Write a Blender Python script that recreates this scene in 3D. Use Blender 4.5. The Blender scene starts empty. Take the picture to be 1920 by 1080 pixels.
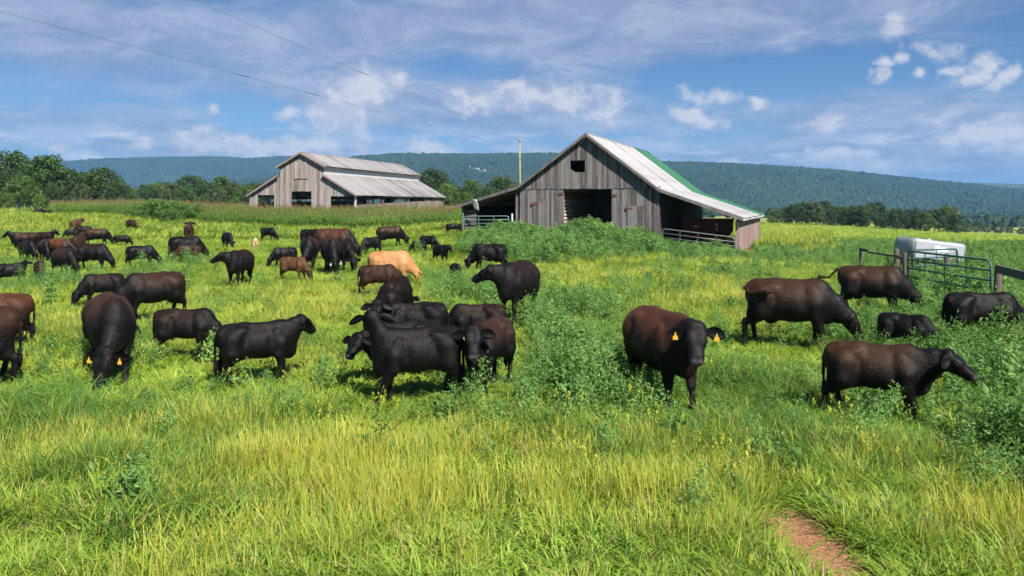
import bpy, bmesh, math, random
import numpy as np
from mathutils import Matrix, Vector

S = bpy.context.scene
COL = S.collection
R = math.radians

# ------------------------------------------------------------------ camera, sky, sun, exposure
CAM_Z, FPX, HORY = 2.9, 1400.0, 383.0         # eye height; focal length and horizon row in photo pixels (1920 x 1080)
cam = bpy.data.cameras.new('camera'); cam_ob = bpy.data.objects.new('camera', cam); COL.objects.link(cam_ob)
cam.sensor_width = 36.0; cam.lens = 36.0*FPX/1920.0
cam.shift_y = -(540.0-HORY)/1920.0
cam.clip_start = .1; cam.clip_end = 30000
cam_ob.location = (0, 0, CAM_Z); cam_ob.rotation_euler = (R(90), 0, 0)
S.camera = cam_ob

SUN_EL, SUN_AZ = 47.0, 148.0                   # azimuth clockwise from +Y (the view direction): behind the camera, to the right
to_sun = Vector((math.sin(R(SUN_AZ))*math.cos(R(SUN_EL)), math.cos(R(SUN_AZ))*math.cos(R(SUN_EL)), math.sin(R(SUN_EL))))
sun = bpy.data.lights.new('sun', 'SUN'); sun.energy = 5.0; sun.angle = R(.53); sun.color = (1, .95, .86)
sun_ob = bpy.data.objects.new('sun', sun); COL.objects.link(sun_ob)
sun_ob.rotation_euler = to_sun.to_track_quat('Z', 'Y').to_euler()

S.view_settings.view_transform = 'Standard'; S.view_settings.look = 'None'
S.view_settings.gamma = 1; S.view_settings.use_curve_mapping = False
S.view_settings.exposure = 1.1
S.render.engine = 'CYCLES'
cy = S.cycles
cy.max_bounces = 4; cy.diffuse_bounces = 2; cy.glossy_bounces = 1; cy.transmission_bounces = 2; cy.transparent_max_bounces = 8; cy.volume_bounces = 0
cy.use_denoising = True; cy.use_adaptive_sampling = True; cy.adaptive_threshold = .03
try:
    cy.denoiser = 'OPENIMAGEDENOISE'; cy.denoising_input_passes = 'RGB_ALBEDO_NORMAL'; cy.denoising_prefilter = 'ACCURATE'
except Exception: pass
cy.caustics_reflective = False; cy.caustics_refractive = False

class NT:
    """short hand for building node trees"""
    def __init__(s, tree): s.t = tree; s.n = tree.nodes; s.l = tree.links
    def put(s, sock, v):
        if v is None: return
        if isinstance(v, bpy.types.NodeSocket): s.l.new(v, sock)
        else: sock.default_value = v
    def node(s, typ, **kw):
        n = s.n.new(typ)
        for k, v in kw.items(): setattr(n, k, v)
        return n
    def math(s, op, a, b=None, c=None, clamp=False):
        n = s.node('ShaderNodeMath', operation=op, use_clamp=clamp)
        for i, v in enumerate((a, b, c)): s.put(n.inputs[i], v)
        return n.outputs[0]
    def vec(s, op, a, b=None, sc=None):
        n = s.node('ShaderNodeVectorMath', operation=op)
        s.put(n.inputs[0], a); s.put(n.inputs[1], b)
        if sc is not None: s.put(n.inputs['Scale'], sc)
        return n.outputs['Value'] if op in ('LENGTH', 'DOT_PRODUCT', 'DISTANCE') else n.outputs[0]
    def noise(s, v, scale, detail=4, rough=.55, dist=0., dim='3D'):
        n = s.node('ShaderNodeTexNoise', noise_dimensions=dim)
        s.put(n.inputs['Vector'], v); s.put(n.inputs['Scale'], scale); s.put(n.inputs['Detail'], detail)
        s.put(n.inputs['Roughness'], rough); s.put(n.inputs['Distortion'], dist)
        return n.outputs[0]
    def step(s, v, a, b, lo=0., hi=1., smooth=True):
        n = s.node('ShaderNodeMapRange', interpolation_type='SMOOTHSTEP' if smooth else 'LINEAR')
        for i, x in enumerate((v, a, b, lo, hi)): s.put(n.inputs[i], x)
        return n.outputs[0]
    def mix(s, f, a, b, blend='MIX'):
        n = s.node('ShaderNodeMix', data_type='RGBA', blend_type=blend)
        s.put(n.inputs[0], f)
        for sock, v in ((n.inputs[6], a), (n.inputs[7], b)):
            s.put(sock, (*v, 1) if isinstance(v, tuple) and len(v) == 3 else v)
        return n.outputs[2]
    def xyz(s, v):
        n = s.node('ShaderNodeSeparateXYZ'); s.put(n.inputs[0], v); return n.outputs
    def comb(s, x=0., y=0., z=0.):
        n = s.node('ShaderNodeCombineXYZ')
        for i, v in enumerate((x, y, z)): s.put(n.inputs[i], v)
        return n.outputs[0]

def make_world():
    w = bpy.data.worlds.new('World'); S.world = w; w.use_nodes = True
    t = NT(w.node_tree); t.n.clear()
    sky = t.node('ShaderNodeTexSky', sky_type='NISHITA')
    sky.sun_disc = False; sky.sun_elevation = R(SUN_EL); sky.sun_rotation = R(SUN_AZ)
    sky.altitude = 200; sky.air_density = 1.0; sky.dust_density = .4; sky.ozone_density = 2.2
    D = t.node('ShaderNodeTexCoord').outputs['Generated']
    x, y, z = t.xyz(D)
    az = t.math('ARCTAN2', x, y); el = t.math('ARCSINE', z)
    AE = t.comb(az, el)
    # thin high veil: noise on a flat cloud sheet overhead
    zz = t.math('ADD', t.math('MAXIMUM', z, 0.), .16)
    P = t.comb(t.math('DIVIDE', x, zz), t.math('DIVIDE', y, zz))
    n1 = t.noise(t.vec('MULTIPLY', P, (1., 1., 1.)), .62, 9, .60, .5)
    n2 = t.noise(t.vec('ADD', P, (7.3, 2.1, 0)), 3.2, 11, .70, .5)
    warp = t.noise(t.vec('MULTIPLY', AE, (7., 16., 1.)), 1.0, 6, .6)
    def soft(px, py, sx, sy, amp=1.):
        a0 = math.atan2(px-960, FPX); e0 = math.atan2(HORY-py, math.hypot(FPX, px-960))
        d = t.vec('MULTIPLY', t.vec('SUBTRACT', AE, (a0, e0, 0)), (FPX/sx, FPX/sy, 0))
        return t.math('MULTIPLY', t.step(t.vec('LENGTH', d), 1.25, 0.), amp)
    def total(lst):
        o = lst[0]
        for q in lst[1:]: o = t.math('ADD', o, q)
        return o
    bias = total([soft(1350, 20, 700, 150, .34), soft(520, 110, 460, 130, .30), soft(60, 60, 280, 120, .30), soft(980, 60, 420, 90, .22),
                  soft(950, 205, 420, 80, .34), soft(1640, 245, 420, 110, .34), soft(250, 250, 460, 70, .26), soft(1750, 310, 340, 70, .24), soft(1000, 290, 900, 30, .16),
                  soft(1420, 140, 330, 56, -.34), soft(850, 122, 190, 44, -.34), soft(130, 150, 260, 56, -.12), soft(480, 225, 130, 46, -.26),
                  soft(1400, 260, 160, 40, -.12), soft(850, 270, 200, 26, -.12)])
    veil = t.step(t.math('ADD', t.math('ADD', t.math('MULTIPLY', n1, .62), t.math('MULTIPLY', n2, .38)), bias), .46, .82, 0., .86)
    veil = t.math('MULTIPLY', veil, t.step(z, -.01, .05))
    # low bank of clouds near the horizon all round
    lowb = t.noise(t.vec('MULTIPLY', AE, (5., 26., 1.)), 1.6, 7, .6, .2)
    low = t.math('MULTIPLY', t.step(lowb, .47, .62), t.step(t.math('ABSOLUTE', t.math('SUBTRACT', el, .066)), .048, .008, 0., .85))
    # heaped clouds
    puff = t.noise(t.vec('MULTIPLY', AE, (1., 1.15, 1.)), 21., 9, .58, .15)
    puffb = t.noise(t.vec('ADD', t.vec('MULTIPLY', AE, (1., 1.15, 1.)), (.006, .012, 0)), 21., 5, .58, .15)
    heaps = [(614, 218, 56, 46), (655, 190, 66, 52), (692, 165, 52, 40), (745, 146, 22, 20), (600, 245, 30, 18),
             (985, 172, 60, 34), (1060, 178, 60, 30), (1140, 205, 36, 40), (1120, 170, 60, 22), (905, 190, 60, 26), (1312, 212, 46, 24), (1325, 176, 60, 16), (1430, 182, 26, 12),
             (1690, 55, 28, 22), (1700, 102, 22, 16), (1755, 97, 24, 16), (1637, 145, 12, 18), (1650, 110, 16, 10), (1830, 120, 26, 20), (1812, 150, 28, 15), (1885, 138, 20, 16), (1860, 165, 18, 10), (1720, 135, 14, 9), (1780, 128, 14, 10),
             (1840, 255, 60, 26), (1780, 215, 60, 16), (1900, 240, 44, 30), (1540, 225, 30, 20),
             (266, 272, 14, 10), (345, 276, 40, 16), (430, 272, 50, 18), (490, 276, 40, 18), (560, 275, 50, 18), (685, 268, 18, 16), (798, 290, 46, 20), (105, 280, 16, 12),
             (1640, 315, 50, 13), (1370, 305, 16, 7), (1010, 283, 12, 7), (540, 208, 18, 20), (398, 215, 16, 14), (1560, 285, 50, 8)]
    wn = t.node('ShaderNodeTexNoise'); t.put(wn.inputs['Vector'], AE); wn.inputs['Scale'].default_value = 17.; wn.inputs['Detail'].default_value = 6.; wn.inputs['Roughness'].default_value = .6
    AEw = t.vec('ADD', AE, t.vec('MULTIPLY', t.vec('SUBTRACT', wn.outputs[1], (.5, .5, .5)), (.075, .045, 0)))
    dens = None; shade = None
    for px, py, sx, sy in heaps:
        if py > 255: sx, sy = sx*1.25, sy*1.35
        a0 = math.atan2(px-960, FPX); e0 = math.atan2(HORY-py, math.hypot(FPX, px-960))
        d = t.vec('LENGTH', t.vec('MULTIPLY', t.vec('SUBTRACT', AEw, (a0, e0, 0)), (FPX/sx, FPX/sy, 0)))
        q = t.math('SUBTRACT', 1.0, d)
        dens = q if dens is None else t.math('SMOOTH_MAX', dens, q, .3)
    heap = t.step(t.math('ADD', t.math('MAXIMUM', dens, -1.), t.math('MULTIPLY', t.math('SUBTRACT', puff, .5), 2.9)), -.35, .75, 0., .85)
    heap = t.math('MULTIPLY', heap, t.step(dens, -.9, -.1))
    lit = t.step(t.math('SUBTRACT', puff, puffb), -.05, .07)
    thick = t.step(dens, .0, .8)
    # colours are radiances in the same units as the sky
    base = t.vec('MULTIPLY', sky.outputs[0], (.40, .60, .86))
    base = t.mix(t.step(el, .24, -.02, 0., .45), base, (3.4, 5.9, 9.0))
    vc = t.mix(t.step(n2, .35, .7), (2.5, 3.2, 5.1), (4.7, 5.2, 6.8))
    c = t.mix(veil, base, vc)
    c = t.mix(low, c, t.mix(t.step(warp, .4, .65), (4.6, 5.4, 7.6), (8.0, 8.1, 8.7)))
    hc = t.mix(lit, (4.6, 5.0, 6.3), (7.0, 7.0, 7.6))
    hc = t.mix(t.math('MULTIPLY', thick, .35), hc, (8.2, 8.1, 8.3))
    c = t.mix(heap, c, hc)
    bg = t.node('ShaderNodeBackground'); t.put(bg.inputs[0], c); bg.inputs[1].default_value = .05
    t.l.new(bg.outputs[0], t.node('ShaderNodeOutputWorld').inputs[0])
    w.cycles.sampling_method = 'MANUAL'; w.cycles.sample_map_resolution = 512
make_world()

# ------------------------------------------------------------------ helpers
rng = np.random.default_rng(7); rnd = random.Random(11)
def sst(x, a, b):
    t = np.clip((np.asarray(x, float)-a)/(b-a), 0, 1); return t*t*(3-2*t)
def lerp(a, b, t): return a + (b-a)*t
def vnoise(x, y, scale, seed=0):
    """smooth lattice noise in 0..1"""
    x = np.asarray(x, float)/scale; y = np.asarray(y, float)/scale
    xi = np.floor(x).astype(np.int64); yi = np.floor(y).astype(np.int64); fx = x-xi; fy = y-yi
    fx = fx*fx*(3-2*fx); fy = fy*fy*(3-2*fy)
    def h(a, b):
        n = (a*374761393 + b*668265263 + seed*974634777) & 0x7fffffff
        n = ((n ^ (n >> 13))*1274126177) & 0x7fffffff
        return ((n ^ (n >> 16)) & 0xffff)/65535.
    return lerp(lerp(h(xi, yi), h(xi+1, yi), fx), lerp(h(xi, yi+1), h(xi+1, yi+1), fx), fy)
def fnoise(x, y, scale, seed=0):
    return (vnoise(x, y, scale, seed) + .5*vnoise(x, y, scale/2.1, seed+5) + .25*vnoise(x, y, scale/4.3, seed+9))/1.75

def ground(X, Y):
    X = np.asarray(X, float); Y = np.asarray(Y, float)
    Yp = np.maximum(Y, 1.)
    left = 2.0*sst(Y, 38, 125)*(1-sst(X, -6, 9)) - 2.2*sst(Y, 130, 300)*(1-sst(X, -6, 9))
    mound = .98*np.exp(-((X-.5)/7.)**2/2 - ((Y-57)/9.)**2/2)
    right = -.55*sst(X, 5, 15)*sst(Y, 28, 47)
    q = sst(X/Yp, .33, .72)
    slope = -(.016 + .022*q)*np.clip(Y-55, 0, 420)*sst(X, 4, 26)
    far = -7.*sst(Y, 350, 1200)
    return left + mound + right + slope + far + .10*(fnoise(X, Y, 9., 3)-.5)*sst(np.hypot(X, Y), 3, 10)
def ray_ground(px, py):
    """the point of the ground seen at a photo pixel"""
    ts = np.concatenate([np.arange(4, 120, .05), np.arange(120, 700, .5)])
    X = (px-960)/FPX*ts; Z = CAM_Z-(py-HORY)/FPX*ts
    hit = np.argmax(Z <= ground(X, ts))
    d = float(ts[hit]) if Z[hit] <= ground(X, ts)[hit] else 150.
    return float((px-960)/FPX*d), d
def gz(x, y): return float(ground(x, y))
def at(px, d): return ((px-960)/FPX*d, d)      # plan position on a sight line at distance d
def zat(py, d): return CAM_Z-(py-HORY)/FPX*d

def tag(o, label=None, cat=None, group=None, kind=None):
    if label: o['label'] = label
    if cat: o['category'] = cat
    if group: o['group'] = group
    if kind: o['kind'] = kind
    return o
def empty(name, loc=(0, 0, 0), rz=0., **kw):
    o = bpy.data.objects.new(name, None); COL.objects.link(o); o.location = loc; o.rotation_euler = (0, 0, rz)
    o.empty_display_size = .3
    return tag(o, **kw)
def link(name, me, parent=None, mat=None, mtx=None):
    o = bpy.data.objects.new(name, me); COL.objects.link(o)
    if parent is not None: o.parent = parent
    if mat is not None and not me.materials: me.materials.append(mat)
    if mtx is not None: o.matrix_local = mtx
    return o
def mesh(name, V, F, mat=None, smooth=False, mats=None, mi=None):
    me = bpy.data.meshes.new(name)
    me.from_pydata([tuple(map(float, v)) for v in V] if not isinstance(V, np.ndarray) else V.tolist(), [], F.tolist() if isinstance(F, np.ndarray) else F)
    for m in (mats or ([mat] if mat else [])): me.materials.append(m)
    if smooth: me.polygons.foreach_set('use_smooth', [True]*len(me.polygons))
    if mi is not None: me.polygons.foreach_set('material_index', mi)
    me.update()
    return me
class MB:
    """collects simple solids into one mesh"""
    def __init__(s): s.V = []; s.F = []
    def add(s, V, F):
        b = len(s.V); s.V += [tuple(v) for v in V]; s.F += [tuple(i+b for i in f) for f in F]
    def box(s, x0, x1, y0, y1, z0, z1):
        s.add([(x, y, z) for z in (z0, z1) for y in (y0, y1) for x in (x0, x1)],
              [(0, 2, 3, 1), (4, 5, 7, 6), (0, 1, 5, 4), (2, 6, 7, 3), (0, 4, 6, 2), (1, 3, 7, 5)])
    def hexa(s, P):
        """eight corners: bottom ring then top ring, counter-clockwise"""
        s.add(P, [(0, 3, 2, 1), (4, 5, 6, 7), (0, 1, 5, 4), (1, 2, 6, 5), (2, 3, 7, 6), (3, 0, 4, 7)])
    def bar(s, a, b, w, h, up=(0, 0, 1)):
        a, b = Vector(a), Vector(b); d = (b-a).normalized(); u = Vector(up)
        if abs(d.dot(u)) > .99: u = Vector((1, 0, 0))
        sd = d.cross(u).normalized()*w/2; uu = sd.cross(d).normalized()*h/2
        s.hexa([a-sd-uu, a+sd-uu, b+sd-uu, b-sd-uu, a-sd+uu, a+sd+uu, b+sd+uu, b-sd+uu])
    def tube(s, pts, r, n=8, cap=True):
        pts = [Vector(p) for p in pts]; m = len(pts); rs = r if isinstance(r, (list, tuple)) else [r]*m
        V = []; F = []; prev = None
        for i, p in enumerate(pts):
            d = (pts[min(i+1, m-1)] - pts[max(i-1, 0)]).normalized()
            u = Vector((0, 0, 1)) if prev is None else prev
            if abs(d.dot(u)) > .98: u = Vector((1, 0, 0))
            a = d.cross(u).normalized(); b = a.cross(d).normalized(); prev = b
            for k in range(n):
                th = 2*math.pi*k/n
                V.append(p + a*math.cos(th)*rs[i] + b*math.sin(th)*rs[i])
        for i in range(m-1):
            for k in range(n):
                k2 = (k+1) % n
                F.append((i*n+k, i*n+k2, (i+1)*n+k2, (i+1)*n+k))
        if cap: F.append(tuple(range(n-1, -1, -1))); F.append(tuple((m-1)*n+k for k in range(n)))
        s.add(V, F)
    def build(s, name, mat, parent=None, smooth=False, mtx=None):
        return link(name, mesh(name, s.V, s.F, mat, smooth), parent, None, mtx)

# ------------------------------------------------------------------ materials
def material(name):
    m = bpy.data.materials.new(name); m.use_nodes = True
    t = NT(m.node_tree); b = m.node_tree.nodes['Principled BSDF']
    return m, t, b
def objinfo(t): return t.node('ShaderNodeObjectInfo')
def bump(t, b, h, strength=.4, dist=.02):
    n = t.node('ShaderNodeBump'); n.inputs['Strength'].default_value = strength; n.inputs['Distance'].default_value = dist
    t.put(n.inputs['Height'], h); t.l.new(n.outputs[0], b.inputs['Normal'])
def mat_plain(name, col, rough=.6, metal=0., var=.15, scale=6., bmp=0.):
    m, t, b = material(name)
    o = t.node('ShaderNodeTexCoord').outputs['Object']
    n = t.noise(o, scale, 5, .6)
    t.put(b.inputs['Base Color'], t.mix(n, tuple(c*(1-var) for c in col), tuple(min(1, c*(1+var)) for c in col)))
    b.inputs['Roughness'].default_value = rough; b.inputs['Metallic'].default_value = metal
    if bmp: bump(t, b, n, bmp)
    return m
def mat_wood(name, dark, light, stain=None, stain_amt=.0):
    """weathered upright boards: long vertical grain, each board with its own tone"""
    m, t, b = material(name)
    o = t.node('ShaderNodeTexCoord').outputs['Object']; info = objinfo(t)
    r = info.outputs['Random']
    sh = t.vec('ADD', o, t.comb(t.math('MULTIPLY', r, 37.), t.math('MULTIPLY', r, 11.), t.math('MULTIPLY', r, 23.)))
    grain = t.noise(t.vec('MULTIPLY', sh, (30., 30., 1.1)), 1., 6, .65, .3)
    big = t.noise(t.vec('MULTIPLY', sh, (2.5, 2.5, .55)), 1., 4, .6)
    f = t.math('ADD', t.math('MULTIPLY', grain, .80), t.math('MULTIPLY', big, .40))
    f = t.math('ADD', f, t.math('MULTIPLY', t.math('SUBTRACT', r, .5), .28))
    c = t.mix(t.step(f, .28, .88), dark, light)
    if stain:
        sm = t.step(t.noise(t.vec('MULTIPLY', o, (.5, .5, .35)), 1., 5, .65), .5, .75)
        sm = t.math('MULTIPLY', sm, t.step(grain, .35, .6))
        c = t.mix(t.math('MULTIPLY', sm, stain_amt), c, stain)
    t.put(b.inputs['Base Color'], c); b.inputs['Roughness'].default_value = .85
    b.inputs['Specular IOR Level'].default_value = .25
    bump(t, b, grain, .5, .012)
    return m
def mat_metal_roof(name, col, dirt, amt):
    m, t, b = material(name)
    o = t.node('ShaderNodeTexCoord').outputs['Object']; r = objinfo(t).outputs['Random']
    st = t.noise(t.vec('MULTIPLY', o, (.35, 4., .35)), 1., 6, .65, .2)
    sp = t.noise(o, 1.1, 7, .65)
    f = t.math('ADD', t.math('MULTIPLY', st, .6), t.math('MULTIPLY', sp, .5))
    f = t.math('ADD', f, t.math('MULTIPLY', t.math('SUBTRACT', r, .5), .22))
    c = t.mix(t.step(f, .47, .78, 0., amt), col, dirt)
    t.put(b.inputs['Base Color'], c)
    b.inputs['Roughness'].default_value = .55; b.inputs['Metallic'].default_value = .15
    return m
def mat_leaf(name, c0, c1, c2=None, trans=.35, rough=.55, wscale=.35, attr='leaf', dry=None):
    """leaf or blade: tone by leaf, by plant and by drifts over the field; some light passes through"""
    m, t, b = material(name)
    r = objinfo(t).outputs['Random']
    a = t.node('ShaderNodeAttribute', attribute_name=attr).outputs['Fac']
    pos = t.node('ShaderNodeNewGeometry').outputs['Position']
    w = t.noise(pos, wscale, 4, .6)
    f = t.math('ADD', t.math('ADD', t.math('MULTIPLY', a, .40), t.math('MULTIPLY', r, .30)), t.math('MULTIPLY', t.step(w, .32, .68), .34))
    c = t.mix(f, c0, c1)
    if c2: c = t.mix(t.step(f, .70, 1.0), c, c2)
    if dry: c = t.mix(t.step(a, .90, .93), c, dry)
    t.put(b.inputs['Base Color'], c); b.inputs['Roughness'].default_value = rough; b.inputs['Specular IOR Level'].default_value = .3
    tr = t.node('ShaderNodeBsdfTranslucent'); t.put(tr.inputs[0], t.mix(.5, c, t.vec('MULTIPLY', c, (1.25, 1.25, .5))))
    mx = t.node('ShaderNodeMixShader'); mx.inputs[0].default_value = trans
    t.l.new(b.outputs[0], mx.inputs[1]); t.l.new(tr.outputs[0], mx.inputs[2])
    t.l.new(mx.outputs[0], t.n['Material Output'].inputs[0])
    return m
MAT = dict(
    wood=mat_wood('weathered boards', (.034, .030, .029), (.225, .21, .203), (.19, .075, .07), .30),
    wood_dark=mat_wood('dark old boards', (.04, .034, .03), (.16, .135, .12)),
    wood_pale=mat_wood('pale weathered boards', (.095, .078, .068), (.40, .345, .32), (.30, .10, .09), .55),
    wood_red=mat_wood('faded red boards', (.13, .085, .075), (.34, .24, .22), (.30, .13, .11), .7),
    log=mat_wood('hewn logs', (.20, .15, .11), (.52, .42, .32)), gate_pale=mat_plain('pale green gate paint', (.13, .21, .19), .5, .1, .25, 5.),
    roof=mat_metal_roof('old metal roof', (.38, .37, .365), (.12, .105, .095), .85),
    roof_far=mat_metal_roof('streaked metal roof', (.27, .26, .255), (.078, .065, .058), .95),
    roof_green=mat_metal_roof('green metal roof', (.035, .15, .075), (.03, .09, .05), .7),
    white_paint=mat_plain('white paint', (.46, .46, .47), .5, 0, .08),
    red_iron=mat_plain('red painted iron', (.14, .035, .032), .7, 0, .3),
    wagon_red=mat_plain('faded wagon red', (.16, .022, .022), .6, 0, .25, 3.),
    rubber=mat_plain('tyre rubber', (.02, .02, .02), .8),
    galv=mat_plain('galvanised tube', (.17, .18, .175), .5, .5, .2),
    gate_green=mat_plain('green gate paint', (.036, .095, .078), .5, .1, .3, 5.),
    clay=mat_plain('clay block', (.36, .15, .06), .9, 0, .25, 4., .3),
    post=mat_plain('old fence timber', (.085, .07, .06), .9, 0, .45, 9., .5),
    tank=mat_plain('pale grey sheet metal', (.30, .315, .36), .5, .05, .06, 2.),
    mirror=mat_plain('bright sheet metal', (.27, .30, .28), .38, .3, .05),
    decal=mat_plain('white sticker', (.85, .85, .83), .4, 0, .02),
    tin=mat_plain('torn bright tin', (.45, .46, .48), .35, .5, .1),
    wire=mat_plain('power cable', (.09, .09, .10), .6),
    pole=mat_plain('treated pole', (.24, .23, .14), .85, 0, .2, 5.),
    bark=mat_plain('bark', (.10, .085, .07), .9, 0, .4, 3., .5),
    bark_pale=mat_plain('pale bark', (.30, .27, .23), .9, 0, .3, 3., .5),
    iron=mat_plain('dark iron', (.03, .03, .03), .6, .4),
)
# ------------------------------------------------------------------ ground, hills
def make_ground():
    rad = np.concatenate([np.arange(1.5, 40, 1.0), np.geomspace(40, 9500, 80)])
    na = 300; th = np.linspace(-math.pi, math.pi, na, endpoint=False)
    X = np.outer(rad, np.sin(th)); Y = np.outer(rad, np.cos(th))
    Z = ground(X, Y)
    V = np.concatenate([[[0, 0, gz(0, 0)]], np.stack([X, Y, Z], -1).reshape(-1, 3)])
    F = [(0, 1+(j+1) % na, 1+j) for j in range(na)]
    for i in range(len(rad)-1):
        a = 1+i*na; b = a+na
        F += [(a+j, a+(j+1) % na, b+(j+1) % na, b+j) for j in range(na)]
    m, t, b = material('meadow soil')
    P = t.node('ShaderNodeNewGeometry').outputs['Position']
    n = t.noise(P, .35, 6, .65); n2 = t.noise(P, 3.5, 6, .7); n3 = t.noise(P, .035, 4, .6)
    near = t.mix(t.step(n2, .35, .68), (.055, .065, .016), (.12, .14, .03))
    near = t.mix(t.step(n, .60, .72), near, (.12, .062, .030))
    farc = t.mix(t.step(t.math('ADD', t.math('MULTIPLY', n3, .7), t.math('MULTIPLY', n, .35)), .36, .66), (.15, .20, .034), (.25, .26, .065))
    px, py, pz = t.xyz(P)
    fd = t.step(py, 30., 80.)
    c = t.mix(fd, near, farc)
    # the trodden bare patch in the foreground
    bx, by = ray_ground(1528, 1035)
    d = t.vec('LENGTH', t.vec('MULTIPLY', t.vec('SUBTRACT', P, (bx, by, 0)), (1/.46, 1/1.05, 0)))
    d = t.math('ADD', d, t.math('MULTIPLY', t.math('SUBTRACT', t.noise(P, 4., 5, .6), .5), 1.2))
    fib = t.noise(t.vec('MULTIPLY', P, (60., 25., 1.)), 1., 4, .6)
    c = t.mix(t.step(d, 1.15, .8), c, t.mix(t.step(fib, .38, .66), (.15, .072, .038), (.36, .19, .10)))
    t.put(b.inputs['Base Color'], c); b.inputs['Roughness'].default_value = .95
    b.inputs['Specular IOR Level'].default_value = .1
    bump(t, b, n2, .6, .05)
    tag(link('ground', mesh('ground', V, F, m, True)), kind='structure')
make_ground()

def interp(px, pts): return np.interp(px, [p[0] for p in pts], [p[1] for p in pts])
RIDGES = {
    'near': (2500, [(-400, 352), (150, 348), (420, 342), (560, 322), (640, 300), (670, 293), (740, 288), (900, 289), (1030, 287), (1240, 303), (1400, 308), (1560, 318), (1700, 333), (1920, 357), (2300, 380), (2900, 384)]),
    'far': (3900, [(-1400, 330), (-600, 312), (-200, 300), (100, 304), (160, 300), (200, 297), (300, 295), (400, 294), (470, 297), (540, 293), (600, 296), (760, 300), (1000, 310), (1500, 330), (2200, 350)]),
}
def ridge_height(key, px):
    D, pts = RIDGES[key]
    return (HORY - interp(px, pts))/FPX*D + CAM_Z
def ridge_surf(key, px, v):
    """v 0 at the foot, 1 on the crest, above 1 beyond it"""
    D, _ = RIDGES[key]
    h = ridge_height(key, px)
    run = np.where(v <= 1, D - 950*(1-v), D + 900*(v-1))
    prof = np.where(v <= 1, np.clip(v, 0, 1)**1.25*(1 - .10*np.sin(v*3.1)**2), 1-.9*sst(v, 1, 2))
    X = (px-960)/FPX*run
    bump_ = (fnoise(X, run, 420, 21)-.5)*135*np.clip(v*(1-v)*4, 0, 1) + (fnoise(X, run, 130, 23)-.5)*22*np.clip(v*(1-v)*4, 0, 1)
    return X, run, -14 + (h+14-9)*prof + bump_
MAT['hill'] = mat_plain('forest floor', (.030, .050, .020), .95, 0, .3, .01)
MAT['rock'] = mat_plain('pale cliff rock', (.25, .23, .21), .9, 0, .25, .05)
for key, px0, px1 in (('near', -400, 2900), ('far', -1400, 2200)):
    pu = np.linspace(px0, px1, 200); vv = np.concatenate([np.linspace(-.05, 1, 34), np.linspace(1.1, 2, 8)])
    PX, VV = np.meshgrid(pu, vv, indexing='ij')
    X, Y, Z = ridge_surf(key, PX, VV)
    nv = len(vv); V = np.stack([X, Y, Z], -1).reshape(-1, 3)
    F = [(i*nv+j, (i+1)*nv+j, (i+1)*nv+j+1, i*nv+j+1) for i in range(len(pu)-1) for j in range(nv-1)]
    tag(link('hills', mesh('hills', V, F, MAT['hill'], True)), kind='structure')

# ------------------------------------------------------------------ scatter of small plants by geometry nodes
def hidden_collection(name, objs):
    c = bpy.data.collections.new(name)
    for o in objs: c.objects.link(o)
    return c
def proto(me, name, i):
    return bpy.data.objects.new('%s %03d' % (name, i), me)
def scatter(name, P, rot, scl, var, protos, label=None, kind='stuff'):
    me = bpy.data.meshes.new(name)
    me.vertices.add(len(P)); me.vertices.foreach_set('co', np.asarray(P, np.float32).ravel())
    a = me.attributes.new('turn', 'FLOAT_VECTOR', 'POINT'); a.data.foreach_set('vector', np.asarray(rot, np.float32).ravel())
    a = me.attributes.new('size', 'FLOAT_VECTOR', 'POINT')
    scl = np.asarray(scl, np.float32)
    if scl.ndim == 1: scl = np.repeat(scl[:, None], 3, 1)
    a.data.foreach_set('vector', scl.ravel())
    a = me.attributes.new('pick', 'INT', 'POINT'); a.data.foreach_set('value', np.asarray(var, np.int32))
    o = link(name, me); tag(o, label=label, kind=kind)
    c = hidden_collection(name + ' pieces', protos)
    g = bpy.data.node_groups.new(name, 'GeometryNodeTree')
    g.interface.new_socket('Geometry', in_out='INPUT', socket_type='NodeSocketGeometry')
    g.interface.new_socket('Geometry', in_out='OUTPUT', socket_type='NodeSocketGeometry')
    gi = g.nodes.new('NodeGroupInput'); go = g.nodes.new('NodeGroupOutput')
    ci = g.nodes.new('GeometryNodeCollectionInfo'); ci.inputs['Collection'].default_value = c
    ci.inputs['Separate Children'].default_value = True; ci.inputs['Reset Children'].default_value = True
    ip = g.nodes.new('GeometryNodeInstanceOnPoints'); ip.inputs['Pick Instance'].default_value = True
    def attr(nm, dt):
        n = g.nodes.new('GeometryNodeInputNamedAttribute'); n.data_type = dt; n.inputs[0].default_value = nm
        return [s for s in n.outputs if s.enabled and s.name == 'Attribute'][0]
    g.links.new(gi.outputs[0], ip.inputs['Points']); g.links.new(ci.outputs[0], ip.inputs['Instance'])
    g.links.new(attr('turn', 'FLOAT_VECTOR'), ip.inputs['Rotation']); g.links.new(attr('size', 'FLOAT_VECTOR'), ip.inputs['Scale'])
    g.links.new(attr('pick', 'INT'), ip.inputs['Instance Index'])
    g.links.new(ip.outputs[0], go.inputs[0])
    md = o.modifiers.new('scatter', 'NODES'); md.node_group = g
    return o
def leaf_attr(me, vals, name='leaf'):
    a = me.attributes.new(name, 'FLOAT', 'POINT'); a.data.foreach_set('value', np.asarray(vals, np.float32))

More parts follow.
